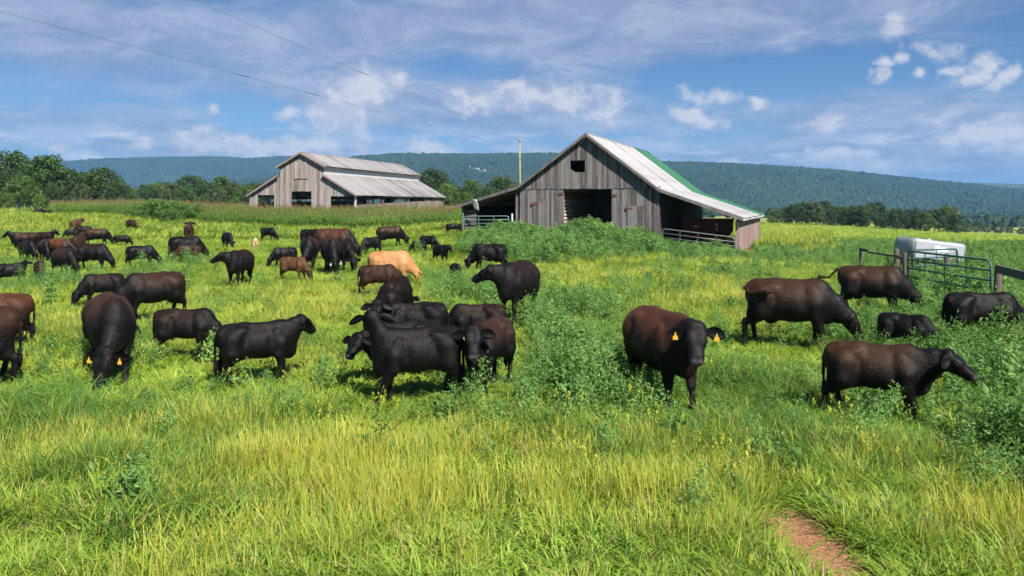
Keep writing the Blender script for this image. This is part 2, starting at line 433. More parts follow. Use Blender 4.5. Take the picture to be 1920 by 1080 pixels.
# ------------------------------------------------------------------ leaves in bulk
def leaf_quads(P, N, size, aspect=.6, seed=0, droop=.0):
    """one folded leaf (two quads' worth as a diamond of 2 triangles) per point, facing roughly N"""
    r = np.random.default_rng(seed); n = len(P)
    N = N/np.maximum(np.linalg.norm(N, axis=1, keepdims=True), 1e-6)
    t = r.normal(size=(n, 3)); t -= (t*N).sum(1, keepdims=True)*N; t /= np.linalg.norm(t, axis=1, keepdims=True)
    b = np.cross(N, t); s = (np.asarray(size)*r.uniform(.7, 1.3, n))[:, None]
    V = np.stack([P - t*s*.5, P + b*s*aspect*.5 - N*s*.06, P + t*s*.5, P - b*s*aspect*.5 - N*s*.06], 1).reshape(-1, 3)
    F = np.arange(n*4).reshape(n, 4)
    return V, F

# far woods on the hills: rough crowns, about 12 m across
def crown_blob(seed, seg=1):
    r = np.random.default_rng(seed)
    bm = bmesh.new(); bmesh.ops.create_icosphere(bm, subdivisions=2, radius=1)
    V = np.array([v.co[:] for v in bm.verts]); F = [[v.index for v in f.verts] for f in bm.faces]; bm.free()
    k = 1 + .22*np.sin(V[:, 0]*5+seed)*np.cos(V[:, 1]*4+seed*2) + .16*r.normal(size=len(V))
    return V*k[:, None]*np.array((1, 1, 1.05)), F
MAT['far_leaf'] = mat_leaf('distant foliage', (.006, .018, .008), (.022, .052, .018), (.05, .088, .026), 0., .8, .004)
far_protos = []
for i in range(5):
    V, F = crown_blob(i); me = mesh('distant crown', V, F, MAT['far_leaf'], False); leaf_attr(me, rng.random(len(V))*.9)
    far_protos.append(proto(me, 'distant crown', i))
cliff_px = [(746, 318, 20, 7), (770, 312, 12, 8), (838, 308, 9, 4), (880, 312, 10, 4), (892, 318, 14, 8), (907, 322, 12, 6), (925, 312, 12, 4), (1535, 342, 22, 4), (1556, 340, 10, 3), (1530, 347, 12, 2), (1870, 372, 14, 3), (1745, 368, 6, 2), (712, 306, 8, 4), (690, 312, 10, 4)]
def ridge_v_at(key, px, py):
    v = np.linspace(.1, 1, 200); X, Y, Z = ridge_surf(key, np.full(200, float(px)), v)
    row = HORY - (Z-CAM_Z)/Y*FPX
    return float(v[np.argmin(np.abs(row-py))])
FP = []; FS = []
for key, px0, px1, n, s0 in (('near', 380, 2150, 60000, 6.2), ('far', -60, 800, 16000, 7.5)):
    px = rng.uniform(px0, px1, n); v = np.concatenate([rng.uniform(.05, 1, int(n*.94)), rng.uniform(.985, 1.01, n-int(n*.94))])
    X, Y, Z = ridge_surf(key, px, v)
    keep = np.ones(n, bool)
    if key == 'near':
        row = HORY - (Z-CAM_Z)/Y*FPX
        for cx, cyy, sx, sy in cliff_px:
            keep &= ((px-cx)/sx)**2 + ((row-cyy)/sy)**2 > rng.uniform(.25, 1.1, n)
    FP.append(np.stack([X, Y, Z+3], 1)[keep]); FS.append((s0*rng.uniform(.6, 1.3, n))[keep])
# valley woods at the foot of the hills
n = 9000
d = rng.uniform(700, 1650, n); px = rng.uniform(-100, 2100, n); X = (px-960)/FPX*d
k = (fnoise(X, d, 200, 31) > .5) | (d > 1350)
FP.append(np.stack([X, d, ground(X, d)+2.5], 1)[k]); FS.append(rng.uniform(3.5, 6.5, n)[k])
FP = np.concatenate(FP); FS = np.concatenate(FS)
scatter('hill_forest', FP, np.stack([np.zeros(len(FP)), np.zeros(len(FP)), rng.uniform(0, 6.28, len(FP))], 1),
        np.stack([FS, FS, FS*rng.uniform(.8, 1.25, len(FS))], 1), rng.integers(0, 5, len(FP)), far_protos)
# cliffs showing through the wood
mb = MB()
for cx, cyy, sx, sy in cliff_px:
    for k in range(4):
        px = cx + rnd.uniform(-1, 1)*sx; py = cyy + rnd.uniform(-1, 1)*sy
        v = ridge_v_at('near', px, py); X, Y, Z = ridge_surf('near', np.array([px]), np.array([v]))
        w = rnd.uniform(.2, .6)*sx*1.5; h = rnd.uniform(.4, .9)*sy*1.4; dd = 9
        P = []
        for zz, sc in ((-h*.6, 1.15), (h*.7, .8)):
            for a, b in ((-1, -1), (1, -1), (1, 1), (-1, 1)):
                P.append((X[0]+a*w*.5*sc*rnd.uniform(.7, 1.2), Y[0]-3+b*dd*rnd.uniform(.5, 1.), Z[0]+zz*rnd.uniform(.7, 1.2)))
        mb.hexa(P)
tag(mb.build('cliff', MAT['rock']), kind='structure')

# air between here and the hills
def make_haze():
    top = max(float(ridge_surf('far', np.array([p]), np.array([1.]))[2][0]) for p in range(-1400, 2200, 20)) + 60
    mb = MB(); mb.box(-7400, 7400, -9800, 9900, float(ground(np.array([0., 4000.]), np.array([9000., 9000.])).min()) - 14, top)
    m = bpy.data.materials.new('air'); m.use_nodes = True; t = NT(m.node_tree); t.n.clear()
    v = t.node('ShaderNodeVolumePrincipled'); v.inputs['Color'].default_value = (.20, .46, .84, 1)
    v.inputs['Density'].default_value = HAZE; v.inputs['Anisotropy'].default_value = 0.
    t.l.new(v.outputs[0], t.node('ShaderNodeOutputMaterial').inputs['Volume'])
    tag(mb.build('haze', m), kind='stuff')
HAZE = 1.3e-4
make_haze()
# ------------------------------------------------------------------ barns
def board(parent, mat, s0, s1, y0, y1, zb0, zb1, zt0, zt1, name='board', label=None):
    """an upright board from s0 to s1 (along the wall), own bottom and top heights at each edge"""
    mb = MB()
    mb.hexa([(s0, y0, zb0), (s1, y0, zb1), (s1, y1, zb1), (s0, y1, zb0), (s0, y0, zt0), (s1, y0, zt1), (s1, y1, zt1), (s0, y1, zt0)])
    return mb.build(name, mat, parent)
def roof_panel_mesh(w, L, corr=.0762*2, amp=.012, mat=None):
    """corrugated sheet: width w along y, length L along x, corrugations running along x"""
    n = max(4, int(round(w/corr*4))); V = []; F = []
    for i in range(n+1):
        y = (w+.05)*i/n; z = amp*math.sin(2*math.pi*y/corr)
        V += [(0, y, z), (L, y, z)]
    for i in range(n): F.append((2*i, 2*i+1, 2*i+3, 2*i+2))
    return mesh('roof_panel', V, F, mat, True)
def roof_rows(parent, mat, s0, z0, s1, z1, t0, t1, w, lift=.03, cache={}):
    """a row of sheets from (s0,z0) at the top to (s1,z1) at the eave; each sheet is its own part"""
    L = math.hypot(s1-s0, z1-z0); n = int(round((t1-t0)/w)); w = (t1-t0)/n
    key = (round(L, 3), round(w, 4), mat.name)
    if key not in cache: cache[key] = roof_panel_mesh(w, L, mat=mat)
    for i in range(n):
        X = Vector((s1-s0, 0, z1-z0)).normalized(); Y = Vector((0, 1, 0)); Z = X.cross(Y)
        if Z.z < 0: Z = -Z
        tilt = rnd.uniform(-.004, .004)
        p = Vector((s0, t0+i*w, z0)) + Z*(lift + rnd.uniform(-.006, .006)) + X*rnd.uniform(-.03, .05)
        Mx = Matrix(((X.x, Y.x, Z.x, p.x), (X.y, Y.y, Z.y, p.y), (X.z, Y.z, Z.z, p.z), (0, 0, 0, 1)))
        link('roof_panel', cache[key], parent, None, Mx @ Matrix.Rotation(tilt, 4, 'Z'))

def gate(name, label, group, p0, p1, z0, z1, h, nbar, nup, mat, r=.026, zb=.15, bend=True):
    """tubular gate between two points; rounded top corners, each rail and upright its own part"""
    p0, p1 = Vector((*p0, 0)), Vector((*p1, 0)); L = (p1-p0).length; a = math.atan2(p1.y-p0.y, p1.x-p0.x)
    g = empty(name, (p0.x, p0.y, z0), a, label=label, cat='gate', group=group)
    sl = (z1-z0)/L
    zz = lambda x, q: q + sl*x
    c = .16
    mb = MB()
    mb.tube([(0, 0, zz(0, zb)), (0, 0, zz(0, h-c)), (c*.3, 0, zz(c*.3, h-c*.3)), (c, 0, zz(c, h)), (L-c, 0, zz(L-c, h)),
             (L-c*.3, 0, zz(L-c*.3, h-c*.3)), (L, 0, zz(L, h-c)), (L, 0, zz(L, zb))], r*1.15, 8)
    mb.build('frame', mat, g, True)
    for i in range(nbar):
        q = zb + (h-zb)*(i/nbar)**1.05
        m2 = MB(); m2.tube([(0, 0, zz(0, q)), (L/2, .01, zz(L/2, q-.012)), (L, 0, zz(L, q))], r, 8); m2.build('rail', mat, g, True)
    for i in range(nup):
        x = L*(i+1)/(nup+1)
        m2 = MB(); m2.box(x-.02, x+.02, -.035, -.025, zz(x, zb), zz(x, h-.01)); m2.build('upright', mat, g)
    return g

def big_barn():
    th = R(22.0); ox, oy = at(975, 52.)
    B = empty('old_barn', (ox, oy, 0), -th, label='large weathered grey barn with steep gable and open lean-tos at both sides', cat='barn')
    W2 = Matrix.Translation((ox, oy, 0)) @ Matrix.Rotation(-th, 4, 'Z')
    gl = lambda s, t: gz(*(W2 @ Vector((s, t, 0))).xy)
    W = 9.7; L = 20.0; LG = 14.0
    rs = [-4.75, -.05, 4.85, 9.75, 14.95]; rz = [2.78, 4.12, 7.62, 3.86, 2.02]
    zr = lambda s: float(np.interp(s, rs, rz))
    d0, d1 = 3.12, 6.57
    wx0, wx1, wz0, wz1 = 3.72, 4.70, 5.06, 5.86
    zb = 3.95
    bw = .168
    # boards above the beam, some cut by the loft opening
    s = 0.
    while s < W-.02:
        e = min(s + bw*rnd.uniform(.75, 1.25), W); e = W if W-e < .08 else e
        b0 = zb + rnd.uniform(-.05, .02); a, b = s+.004, e-.006
        y0 = -.055 + rnd.uniform(-.008, .008); y1 = y0+.024
        t0, t1 = zr(a)-.05, zr(b)-.05
        if b > wx0 and a < wx1:
            board(B, MAT['wood'], a, b, y0, y1, b0, b0, wz0+(.24 if a < wx0+.1 else .12 if a < wx0+.25 else 0), wz0+(.14 if a < wx0+.1 else .02 if a < wx0+.25 else 0))
            board(B, MAT['wood'], a, b, y0, y1, wz1, wz1, t0, t1)
        else:
            board(B, MAT['wood'], a, b, y0, y1, b0, b0, t0, t1)
        s = e
    # boards below the beam
    for (a0, a1) in ((0, d0), (d1, W)):
        s = a0
        while s < a1-.02:
            e = min(s + bw*rnd.uniform(.75, 1.25), a1); e = a1 if a1-e < .08 else e
            g0 = gl(s, 0) - .15
            y0 = -.025 + rnd.uniform(-.007, .007)
            board(B, MAT['wood'], s+.004, e-.007, y0, y0+.024, g0, g0+rnd.uniform(-.03, .03), zb-.02+rnd.uniform(-.06, 0), zb-.02)
            s = e
    mb = MB(); mb.bar((-.02, .10, zb), (W+.02, .10, zb), .16, .2); mb.build('beam', MAT['wood_dark'], B)
    # stall doors with red strap hinges
    for s0, s1, zt in ((.99, 2.04, 3.08), (7.61, 8.64, 2.80)):
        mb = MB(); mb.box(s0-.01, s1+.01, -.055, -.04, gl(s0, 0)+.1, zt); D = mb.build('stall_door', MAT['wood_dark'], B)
        n = 5
        for i in range(n):
            a = s0+(s1-s0)*i/n
            board(D, MAT['wood'], a+.006, a+(s1-s0)/n-.006, -.085+rnd.uniform(-.004, .004), -.058, gl(s0, 0)+.1, gl(s0, 0)+.1, zt-rnd.uniform(0, .04), zt-rnd.uniform(0, .04))
        mb = MB(); mb.box(s0-.12, s0+.36, -.103, -.088, zt-.22, zt-.13); mb.box(s0-.14, s0-.02, -.103, -.088, zt-.27, zt-.08); mb.build('hinge', MAT['red_iron'], D)
    for s0, zt in ((d0-.28, 3.62), (d1-.02, 3.50)):
        mb = MB(); mb.box(s0, s0+.24, -.075, -.058, zt-.09, zt+.09); mb.box(s0+.05, s0+.36, -.079, -.06, zt-.035, zt+.035); mb.build('hinge', MAT['red_iron'], B)
    # door posts
    for s0 in (d0-.10, d1-.06):
        mb = MB(); mb.box(s0, s0+.15, .0, .15, gl(s0, 0)-.2, zb-.03); mb.build('door_post', MAT['wood'], B)
    # log crib walls along the aisle; the left one shows its logs
    zg = gl(d0, 2)
    def log_mesh(Lg, r, seed):
        r_ = random.Random(seed); m_ = MB()
        m_.tube([(0, y, 0) for y in np.linspace(0, Lg, 5)], [r*r_.uniform(.9, 1.08) for _ in range(5)], 8); return mesh('log', m_.V, m_.F, MAT['log'], True)
    lm = [log_mesh(8.0, .105, q) for q in range(3)]
    z = zg; i = 0
    while z < 5.2:
        link('log', lm[i % 3], B, None, Matrix.Translation((d0-.13+rnd.uniform(-.015, .015), .22, z+.12)))
        z += .245; i += 1
    mb = MB(); z = zg
    while z < 5.2:
        mb.tube([(d1+.15, .22, z+.12), (d1+.15, 8.2, z+.12)], .105, 6); z += .245
    tag(mb.build('log_wall', MAT['log'], B))
    # notched log ends at the left jamb
    z = zg+.12
    while z < 3.75:
        mb = MB(); mb.tube([(d0-.55, .33, z), (d0+.02, .33, z)], .085, 7); mb.build('log_end', MAT['log'], B); z += .245
    # loft floor and inner dark walls
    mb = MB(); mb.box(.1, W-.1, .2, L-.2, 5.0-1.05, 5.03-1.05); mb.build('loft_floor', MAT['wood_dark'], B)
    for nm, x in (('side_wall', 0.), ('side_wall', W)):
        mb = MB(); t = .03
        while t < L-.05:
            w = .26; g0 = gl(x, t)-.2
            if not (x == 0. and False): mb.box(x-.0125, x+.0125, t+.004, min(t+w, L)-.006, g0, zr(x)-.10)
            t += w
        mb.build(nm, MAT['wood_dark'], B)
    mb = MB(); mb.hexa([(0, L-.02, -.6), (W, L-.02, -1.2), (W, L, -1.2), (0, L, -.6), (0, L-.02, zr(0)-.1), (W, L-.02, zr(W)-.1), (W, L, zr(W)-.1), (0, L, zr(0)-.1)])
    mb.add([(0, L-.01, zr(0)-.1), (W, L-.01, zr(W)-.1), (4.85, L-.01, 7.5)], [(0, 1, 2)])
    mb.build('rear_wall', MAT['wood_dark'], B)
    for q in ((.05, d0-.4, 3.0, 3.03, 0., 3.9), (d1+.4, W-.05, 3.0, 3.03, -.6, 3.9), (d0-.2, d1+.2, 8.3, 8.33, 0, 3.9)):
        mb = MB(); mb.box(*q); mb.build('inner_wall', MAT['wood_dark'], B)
    # lean-to on the left: outer wall, rear wall, posts
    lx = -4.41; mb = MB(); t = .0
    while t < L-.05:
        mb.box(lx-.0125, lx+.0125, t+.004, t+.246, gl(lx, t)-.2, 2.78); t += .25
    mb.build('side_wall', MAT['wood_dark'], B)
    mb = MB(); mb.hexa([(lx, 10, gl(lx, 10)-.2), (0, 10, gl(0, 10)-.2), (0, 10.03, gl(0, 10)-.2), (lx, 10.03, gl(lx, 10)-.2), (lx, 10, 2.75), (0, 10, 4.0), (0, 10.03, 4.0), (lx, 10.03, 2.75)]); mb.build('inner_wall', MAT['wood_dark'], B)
    for s0, zt, hh in ((lx-.08, 2.74, .0), (-.32, 3.9, 0)):
        mb = MB(); mb.box(s0, s0+.14, -.02, .12, gl(s0, 0)-.3, zr(s0)-.16); mb.build('post', MAT['wood'], B)
    # low plank panel left of the gate
    for k in range(5):
        mb = MB(); zz0 = gl(lx, 0)+.12+k*.30; mb.box(lx+.02, lx+1.0, .13, .155, zz0, zz0+.24); mb.build('plank', MAT['wood'], B)
    # lean-to on the right: outer boarded wall on clay piers, posts
    rx = 14.6; s = .0
    while s < L-.05:
        w = .42*rnd.uniform(.85, 1.15); e = min(s+w, L); bt = -.06-.024*s
        mb = MB(); x0 = rx+rnd.uniform(-.006, .006)
        mb.hexa([(x0, s+.006, bt+rnd.uniform(-.03, .03)), (x0+.026, s+.006, bt), (x0+.026, e-.008, bt-.01), (x0, e-.008, bt-.01), (x0, s+.006, 2.0), (x0+.026, s+.006, 2.0), (x0+.026, e-.008, 2.0), (x0, e-.008, 2.0)])
        mb.build('board', MAT['wood_red'], B); s = e
    for t in (.0, 4.6, 9.3, 14., 19.4):
        for q in range(3):
            mb = MB(); top = -.10-.024*t; hq = (top - (gl(rx, t)-.35))/3
            mb.box(rx-.16+rnd.uniform(-.02, .02), rx+.20+rnd.uniform(-.02, .02), t+.01, t+.42+rnd.uniform(-.03, .03), top-(q+1)*hq+.012, top-q*hq); mb.build('clay_block', MAT['clay'], B)
    mb = MB(); mb.bar((rx-.06, 0.05, 1.86), (rx-.06, L, 1.86), .12, .18); mb.build('eave_beam', MAT['wood_dark'], B)
    mb = MB(); mb.box(rx-.16, rx-.02, -.04, .10, gl(rx, 0)-.4, 1.95); mb.build('post', MAT['wood_red'], B)
    for t in (6.5, 13., 19.7):
        mb = MB(); mb.box(rx-.2, rx-.04, t, t+.15, gl(rx, t)-.4, 1.9); mb.build('post', MAT['wood_dark'], B)
    # inner board partition half way along the right lean-to
    # roof: metal sheets in front, green sheets at the back
    for (sa, za, sb, zb_) in ((4.85, 7.62, 9.75, 3.86), (9.70, 3.885, 15.0, 2.02), (4.85, 7.62, -.05, 4.12), (.0, 4.14, -4.8, 2.76)):
        roof_rows(B, MAT['roof'], sa, za, sb, zb_, -.42, LG, .82)
        roof_rows(B, MAT['roof_green'], sa, za, sb, zb_, LG, L+.35, .82, .05)
    mb = MB(); mb.tube([(4.85, -.43, 7.67), (4.85, LG, 7.67)], .05, 6); mb.build('ridge_cap', MAT['roof'], B)
    mb = MB(); mb.tube([(4.85, LG+.01, 7.69), (4.85, L+.35, 7.69)], .055, 6); mb.build('ridge_cap', MAT['roof_green'], B)
    for a, b in zip(range(4), range(1, 5)):
        mb = MB(); mb.bar((rs[a], -.40, rz[a]-.07), (rs[b], -.40, rz[b]-.07), .03, .17, (0, 1, 0) if False else (0, 0, 1)); mb.build('rake_board', MAT['wood'], B)
    mb = MB(); mb.box(14.93, 14.97, -.42, L*.5, 1.87, 2.03); mb.box(14.931, 14.971, L*.5+.02, L+.3, 1.85, 2.0); mb.build('eave_board', MAT['white_paint'], B)
    mb = MB()
    for t in np.arange(.4, L, 1.6):
        for a, b in ((0, 1), (1, 2), (2, 3), (3, 4)):
            mb.bar((rs[a]+.08, t, rz[a]-.12), (rs[b]-.08, t, rz[b]-.12), .05, .12)
    mb.build('rafters', MAT['wood_dark'], B)
    # things that stand at the barn
    wp = lambda s, t: (W2 @ Vector((s, t, 0))).xy
    gate('tube_gate', 'pale green tube gate across the barn\'s left lean-to', 'tube gates at the old barn', wp(-4.15, -.25), wp(-.75, -.25), gl(-4.1, -.3)-.02, gl(-.8, -.3)+.02, 1.12, 4, 2, MAT['gate_pale'], .028)
    gate('tube_gate', 'grey tube gate low across the dark barn doorway', 'tube gates at the old barn', wp(d0+.1, -.30), wp(d1-.35, -.30), gl(d0, 0)-.05, gl(d1, 0)-.15, 1.12, 4, 1, MAT['galv'], .028)
    gate('tube_gate', 'long grey tube gate in front of the red wagon', 'tube gates at the old barn', wp(9.95, -.25), wp(14.4, -.25), gl(10, 0)+.12, gl(14.4, 0)+.08, 1.22, 4, 3, MAT['galv'], .030)
    for s0, lab in ((-.48, 'short white post at the right end of the pale green gate'), (6.62, 'short white post beside the dark barn doorway'), (-4.28, 'grey gate post at the left corner of the old barn')):
        x, y = wp(s0, -.28); mb = MB(); h = 1.30
        mb.tube([(0, 0, -.3), (0, 0, h-.03), (0, 0, h)], [.075, .07, .055], 8)
        o = mb.build('gate_post', MAT['white_paint'] if s0 > -4 else MAT['galv']); o.location = (x, y, gl(s0, 0)); tag(o, lab, 'post', 'gate posts at the old barn')
    # torn bright sheet hanging from the left eave
    V = []; F = []; n = 9
    for i in range(n):
        u = i/(n-1)
        for k in range(4):
            x = -.32 + .30*k + .38*u*u - .1; z = -u*1.35 - .10*k
            V.append((x*.75 + .1*math.sin(u*5), -.12*math.sin(u*4+k*.8) - .05*k, z))
    for i in range(n-1):
        for k in range(3): F.append((i*4+k, i*4+k+1, i*4+k+5, i*4+k+4))
    o = link('loose_sheet', mesh('loose_sheet', V, F, MAT['tin'], True)); md = o.modifiers.new('thick', 'SOLIDIFY'); md.thickness = .004
    x, y = wp(-3.30, -.52); o.location = (x, y, 3.36); o.rotation_euler = (0, R(-8), -th); o.scale = (.62, .62, .60)
    tag(o, 'torn bright metal sheet hanging from the left eave of the old barn', 'metal sheet')
    # loose planks sticking out of the left eave
    mb = MB(); mb.bar((-.5, 0, 0), (.55, 0, -.02), .25, .04); o = mb.build('loose_plank', MAT['wood_pale']); x, y = wp(-5.1, -.2); o.location = (x, y, 2.72); o.rotation_euler = (0, 0, -th)
    tag(o, 'pale loose plank sticking out under the left eave of the old barn', 'plank')
    # red farm wagon in the right lean-to
    x, y = wp(12.15, 4.6)
    Wg = empty('farm_wagon', (x, y, gl(12.15, 4.6)), -th + R(4), label='faded red farm wagon parked under the right lean-to', cat='wagon')
    mb = MB(); w0, w1, l0 = 1.55, 1.62, 3.0
    P = lambda z, w, a, b: [(-w, a, z), (w, a, z), (w, b, z), (-w, b, z)]
    mb.hexa(P(.95, 1.30, 0., 2.6) + P(1.35, 1.62, -.25, 2.9)); mb.hexa(P(1.352, 1.62, -.25, 2.9) + P(2.25, 1.66, -.30, 2.95)); mb.build('box', MAT['wagon_red'], Wg)
    mb = MB(); mb.box(-1.72, 1.72, -.36, -.302, 2.18, 2.32); mb.box(-1.72, -1.663, -.302, 3.0, 2.18, 2.32); mb.box(1.663, 1.72, -.302, 3.0, 2.18, 2.32); mb.build('rim', MAT['wagon_red'], Wg)
    for xx in (-1.1, -.4, .42, 1.12):
        mb = MB(); mb.box(xx-.05, xx+.05, -.345, -.27, 1.36, 2.17); mb.build('rib', MAT['wagon_red'], Wg)
    for (xx, zz, ww, hh) in ((-.85, 1.75, .09, .10), (-.66, 1.75, .09, .10), (.62, 1.92, .20, .05), (.62, 1.82, .05, .14), (.62, 1.66, .20, .05), (.62, 1.57, .05, .12)):
        mb = MB(); mb.box(xx-ww/2, xx+ww/2, -.352 if abs(xx) > 9 else -.3235+.012, -.300, zz-hh/2, zz+hh/2); mb.build('marking', MAT['decal'], Wg)
    for xx in (-1.0, 1.0):
        for yy in (.35, 2.2):
            mb = MB(); mb.tube([(xx-.11, yy, .42), (xx-.08, yy, .42), (xx+.08, yy, .42), (xx+.11, yy, .42)], [.36, .42, .42, .36], 18); Wh = mb.build('wheel', MAT['rubber'], Wg, False)
            mb = MB(); mb.tube([(xx-.125, yy, .42), (xx+.125, yy, .42)], .2, 12); mb.build('hub', MAT['wagon_red'], Wh)
    mb = MB(); mb.bar((-.95, .35, .42), (.95, .35, .42), .1, .1); mb.bar((-.95, 2.2, .42), (.95, 2.2, .42), .1, .1); mb.bar((-.5, -.1, .72), (-.5, 2.7, .72), .1, .16); mb.bar((.5, -.1, .72), (.5, 2.7, .72), .1, .16)
    for xx in (-.5, .5):
        for yy in (.35, 2.2): mb.bar((xx, yy, .42), (xx, yy, .95), .08, .08)
    mb.build('running_gear', MAT['iron'], Wg)
    mb = MB(); mb.bar((0, -.1, .6), (0, -1.5, .35), .09, .09); mb.build('tongue', MAT['iron'], Wg)
    return B
big_barn()

def left_barn():
    th = R(14.8); ox, oy = at(566, 90.)
    B = empty('tobacco_barn', (ox, oy, 0), -th, label='pale grey barn with raised centre roof beyond the tall sorghum', cat='barn')
    W2 = Matrix.Translation((ox, oy, 0)) @ Matrix.Rotation(-th, 4, 'Z')
    gl = lambda s, t: gz(*(W2 @ Vector((s, t, 0))).xy)
    L = 30.2; zg = 1.0
    ridge = 9.15; ue = (3.30, 7.42); lt = (2.95, 6.52); le = (7.45, 3.95)
    zr = lambda s: float(np.interp(abs(s), [0, 3.0], [ridge, ridge-(ridge-ue[1])*3.0/3.3])) if abs(s) < 2.9 else float(np.interp(abs(s), [lt[0], le[0]], [lt[1], le[1]]))
    s = -7.1; bw = .205
    opens = [(-1.33, 1.31, 0, 4.45), (-6.05, -3.74, 0, 4.02), (3.88, 7.0, 0, 3.86)]
    while s < 7.1-.02:
        e = min(s + bw*rnd.uniform(.8, 1.2), 7.1)
        for k in (-2.9, 2.9, -1.33, 1.31, -6.05, -3.74, 3.88, 7.0):
            if s+.03 < k < e-.001 or abs(k-e) < .05: e = k
        m_ = (s+e)/2; bot = gl(m_, 0)-.2; lab = None
        for a, b, _, zt in opens:
            if a-.01 < m_ < b+.01: bot = zt + rnd.uniform(-.02, .02)
        q = -.02 if abs(m_) < 2.9 else 0.
        y0 = -.03+rnd.uniform(-.006, .006)+q
        board(B, MAT['wood_pale'], s+.004, e-.005, y0, y0+.026, bot, bot+rnd.uniform(-.015, .015), zr(max(min(s+.005, 7.1), -7.1) if abs(s) > 2.9 or abs(e) > 2.9 else s)-.05, zr(e-.005)-.05 if (abs(e-.005) < 2.9) == (abs(m_) < 2.9) else zr(m_)-.05)
        s = e
    # hay door outline on the gable
    mb = MB(); mb.box(-.95, .75, -.088, -.066, 6.0, 8.0); D = mb.build('hay_door', MAT['wood_pale'], B)
    for i in range(6):
        a = -.95+1.7*i/6; board(D, MAT['wood_pale'], a+.006, a+1.7/6-.006, -.108, -.09, 6.0, 6.0, 8.0-rnd.uniform(0, .04), 8.0-rnd.uniform(0, .04))
    mb = MB(); mb.box(-1.0, .8, -.10, -.066, 5.90, 5.97); mb.build('door_rail', MAT['wood_dark'], B)
    # corner posts and bay posts with V braces
    for s0 in (-7.1, 6.98):
        mb = MB(); mb.box(s0, s0+.16, -.10, .14, gl(s0, 0)-.3, zr(s0)-.1); mb.build('corner_post', MAT['white_paint'] if s0 > 0 else MAT['wood_pale'], B)
    for sx in (-7.0, 7.05):
        for t in np.linspace(3.8, L-.1, 8):
            mb = MB(); zt = 3.9; zgd = gl(sx, t)-.3
            mb.box(sx-.07, sx+.07, t-.07, t+.07, zgd, zt); P = mb.build('post', MAT['wood'], B)
            mb = MB(); mb.bar((sx, t+.07, zt-.85), (sx, t+.8, zt-.08), .06, .07); mb.bar((sx, t-.07, zt-.85), (sx, t-.8, zt-.08), .06, .07); mb.build('brace', MAT['wood'], P)
        mb = MB(); mb.bar((sx, .15, 3.87), (sx, L, 3.87), .1, .16); mb.build('eave_beam', MAT['wood'], B)
        t = .2
        mb = MB()
        while t < L-.2:
            mb.box(sx-.013, sx+.013, t+.006, t+.294, gl(sx, t)-.2, gl(sx, t)+1.55+rnd.uniform(-.03, .03)); t += .3
        mb.build('low_wall', MAT['wood_pale'], B)
    # clerestory walls and inner posts
    for sx in (-2.9, 2.9):
        mb = MB(); mb.box(sx-.013, sx+.013, .03, L-.03, 6.35, 7.40); mb.build('clerestory_wall', MAT['white_paint'] if sx > 0 else MAT['wood_pale'], B)
        for t in np.linspace(3.8, L-.2, 7):
            mb = MB(); mb.box(sx*.98-.08, sx*.98+.08, t-.08, t+.08, gl(sx, t)-.3, 6.4); mb.build('post', MAT['wood_dark'], B)
        mb = MB(); mb.bar((sx*.98, .1, 4.6), (sx*.98, L, 4.6), .1, .18); mb.build('tier_rail', MAT['wood_dark'], B)
    mb = MB()
    for t in np.linspace(2, L-1, 12):
        mb.bar((-2.8, t, 4.7), (2.8, t, 4.7), .08, .1); mb.bar((-2.8, t, 6.2), (2.8, t, 6.2), .08, .1)
        mb.bar((-7, t, 3.6), (-2.9, t, 3.8), .07, .09); mb.bar((7, t, 3.6), (2.9, t, 3.8), .07, .09)
    mb.build('tier_poles', MAT['wood_dark'], B)
    # rear wall boards with the aisle open
    mb = MB(); s = -7.0
    while s < 7.0:
        if not (-1.3 < s+.15 < 1.3) and not (-6 < s+.15 < -3.8) and not (3.8 < s+.15 < 6.6): mb.box(s+.005, s+.295, L-.03, L, gl(s, L)-.3, zr(s+.15)-.12)
        else: mb.box(s+.005, s+.295, L-.03, L, 4.2 if abs(s) < 2 else 3.8, zr(s+.15)-.12)
        s += .3
    mb.build('rear_wall', MAT['wood_dark'], B)
    for sg in (1, -1):
        roof_rows(B, MAT['roof_far'], 0, ridge, sg*ue[0], ue[1], -.45, L+.3, .9)
        roof_rows(B, MAT['roof_far'], sg*2.92, lt[1], sg*le[0], le[1], -.45, L+.3, .9)
        mb = MB(); mb.bar((0, -.42, ridge-.07), (sg*ue[0], -.42, ue[1]-.07), .04, .2); mb.bar((sg*2.92, -.42, lt[1]-.07), (sg*le[0], -.42, le[1]-.07), .04, .2); mb.build('rake_board', MAT['wood_red'], B)
        mb = MB(); mb.bar((sg*3.2, -.4, 7.33), (sg*3.2, L+.25, 7.33), .05, .16); mb.build('eave_beam', MAT['wood_dark'], B)
    mb = MB(); mb.tube([(0, -.45, ridge+.05), (0, L+.3, ridge+.05)], .06, 6); mb.build('ridge_cap', MAT['roof_far'], B)
left_barn()

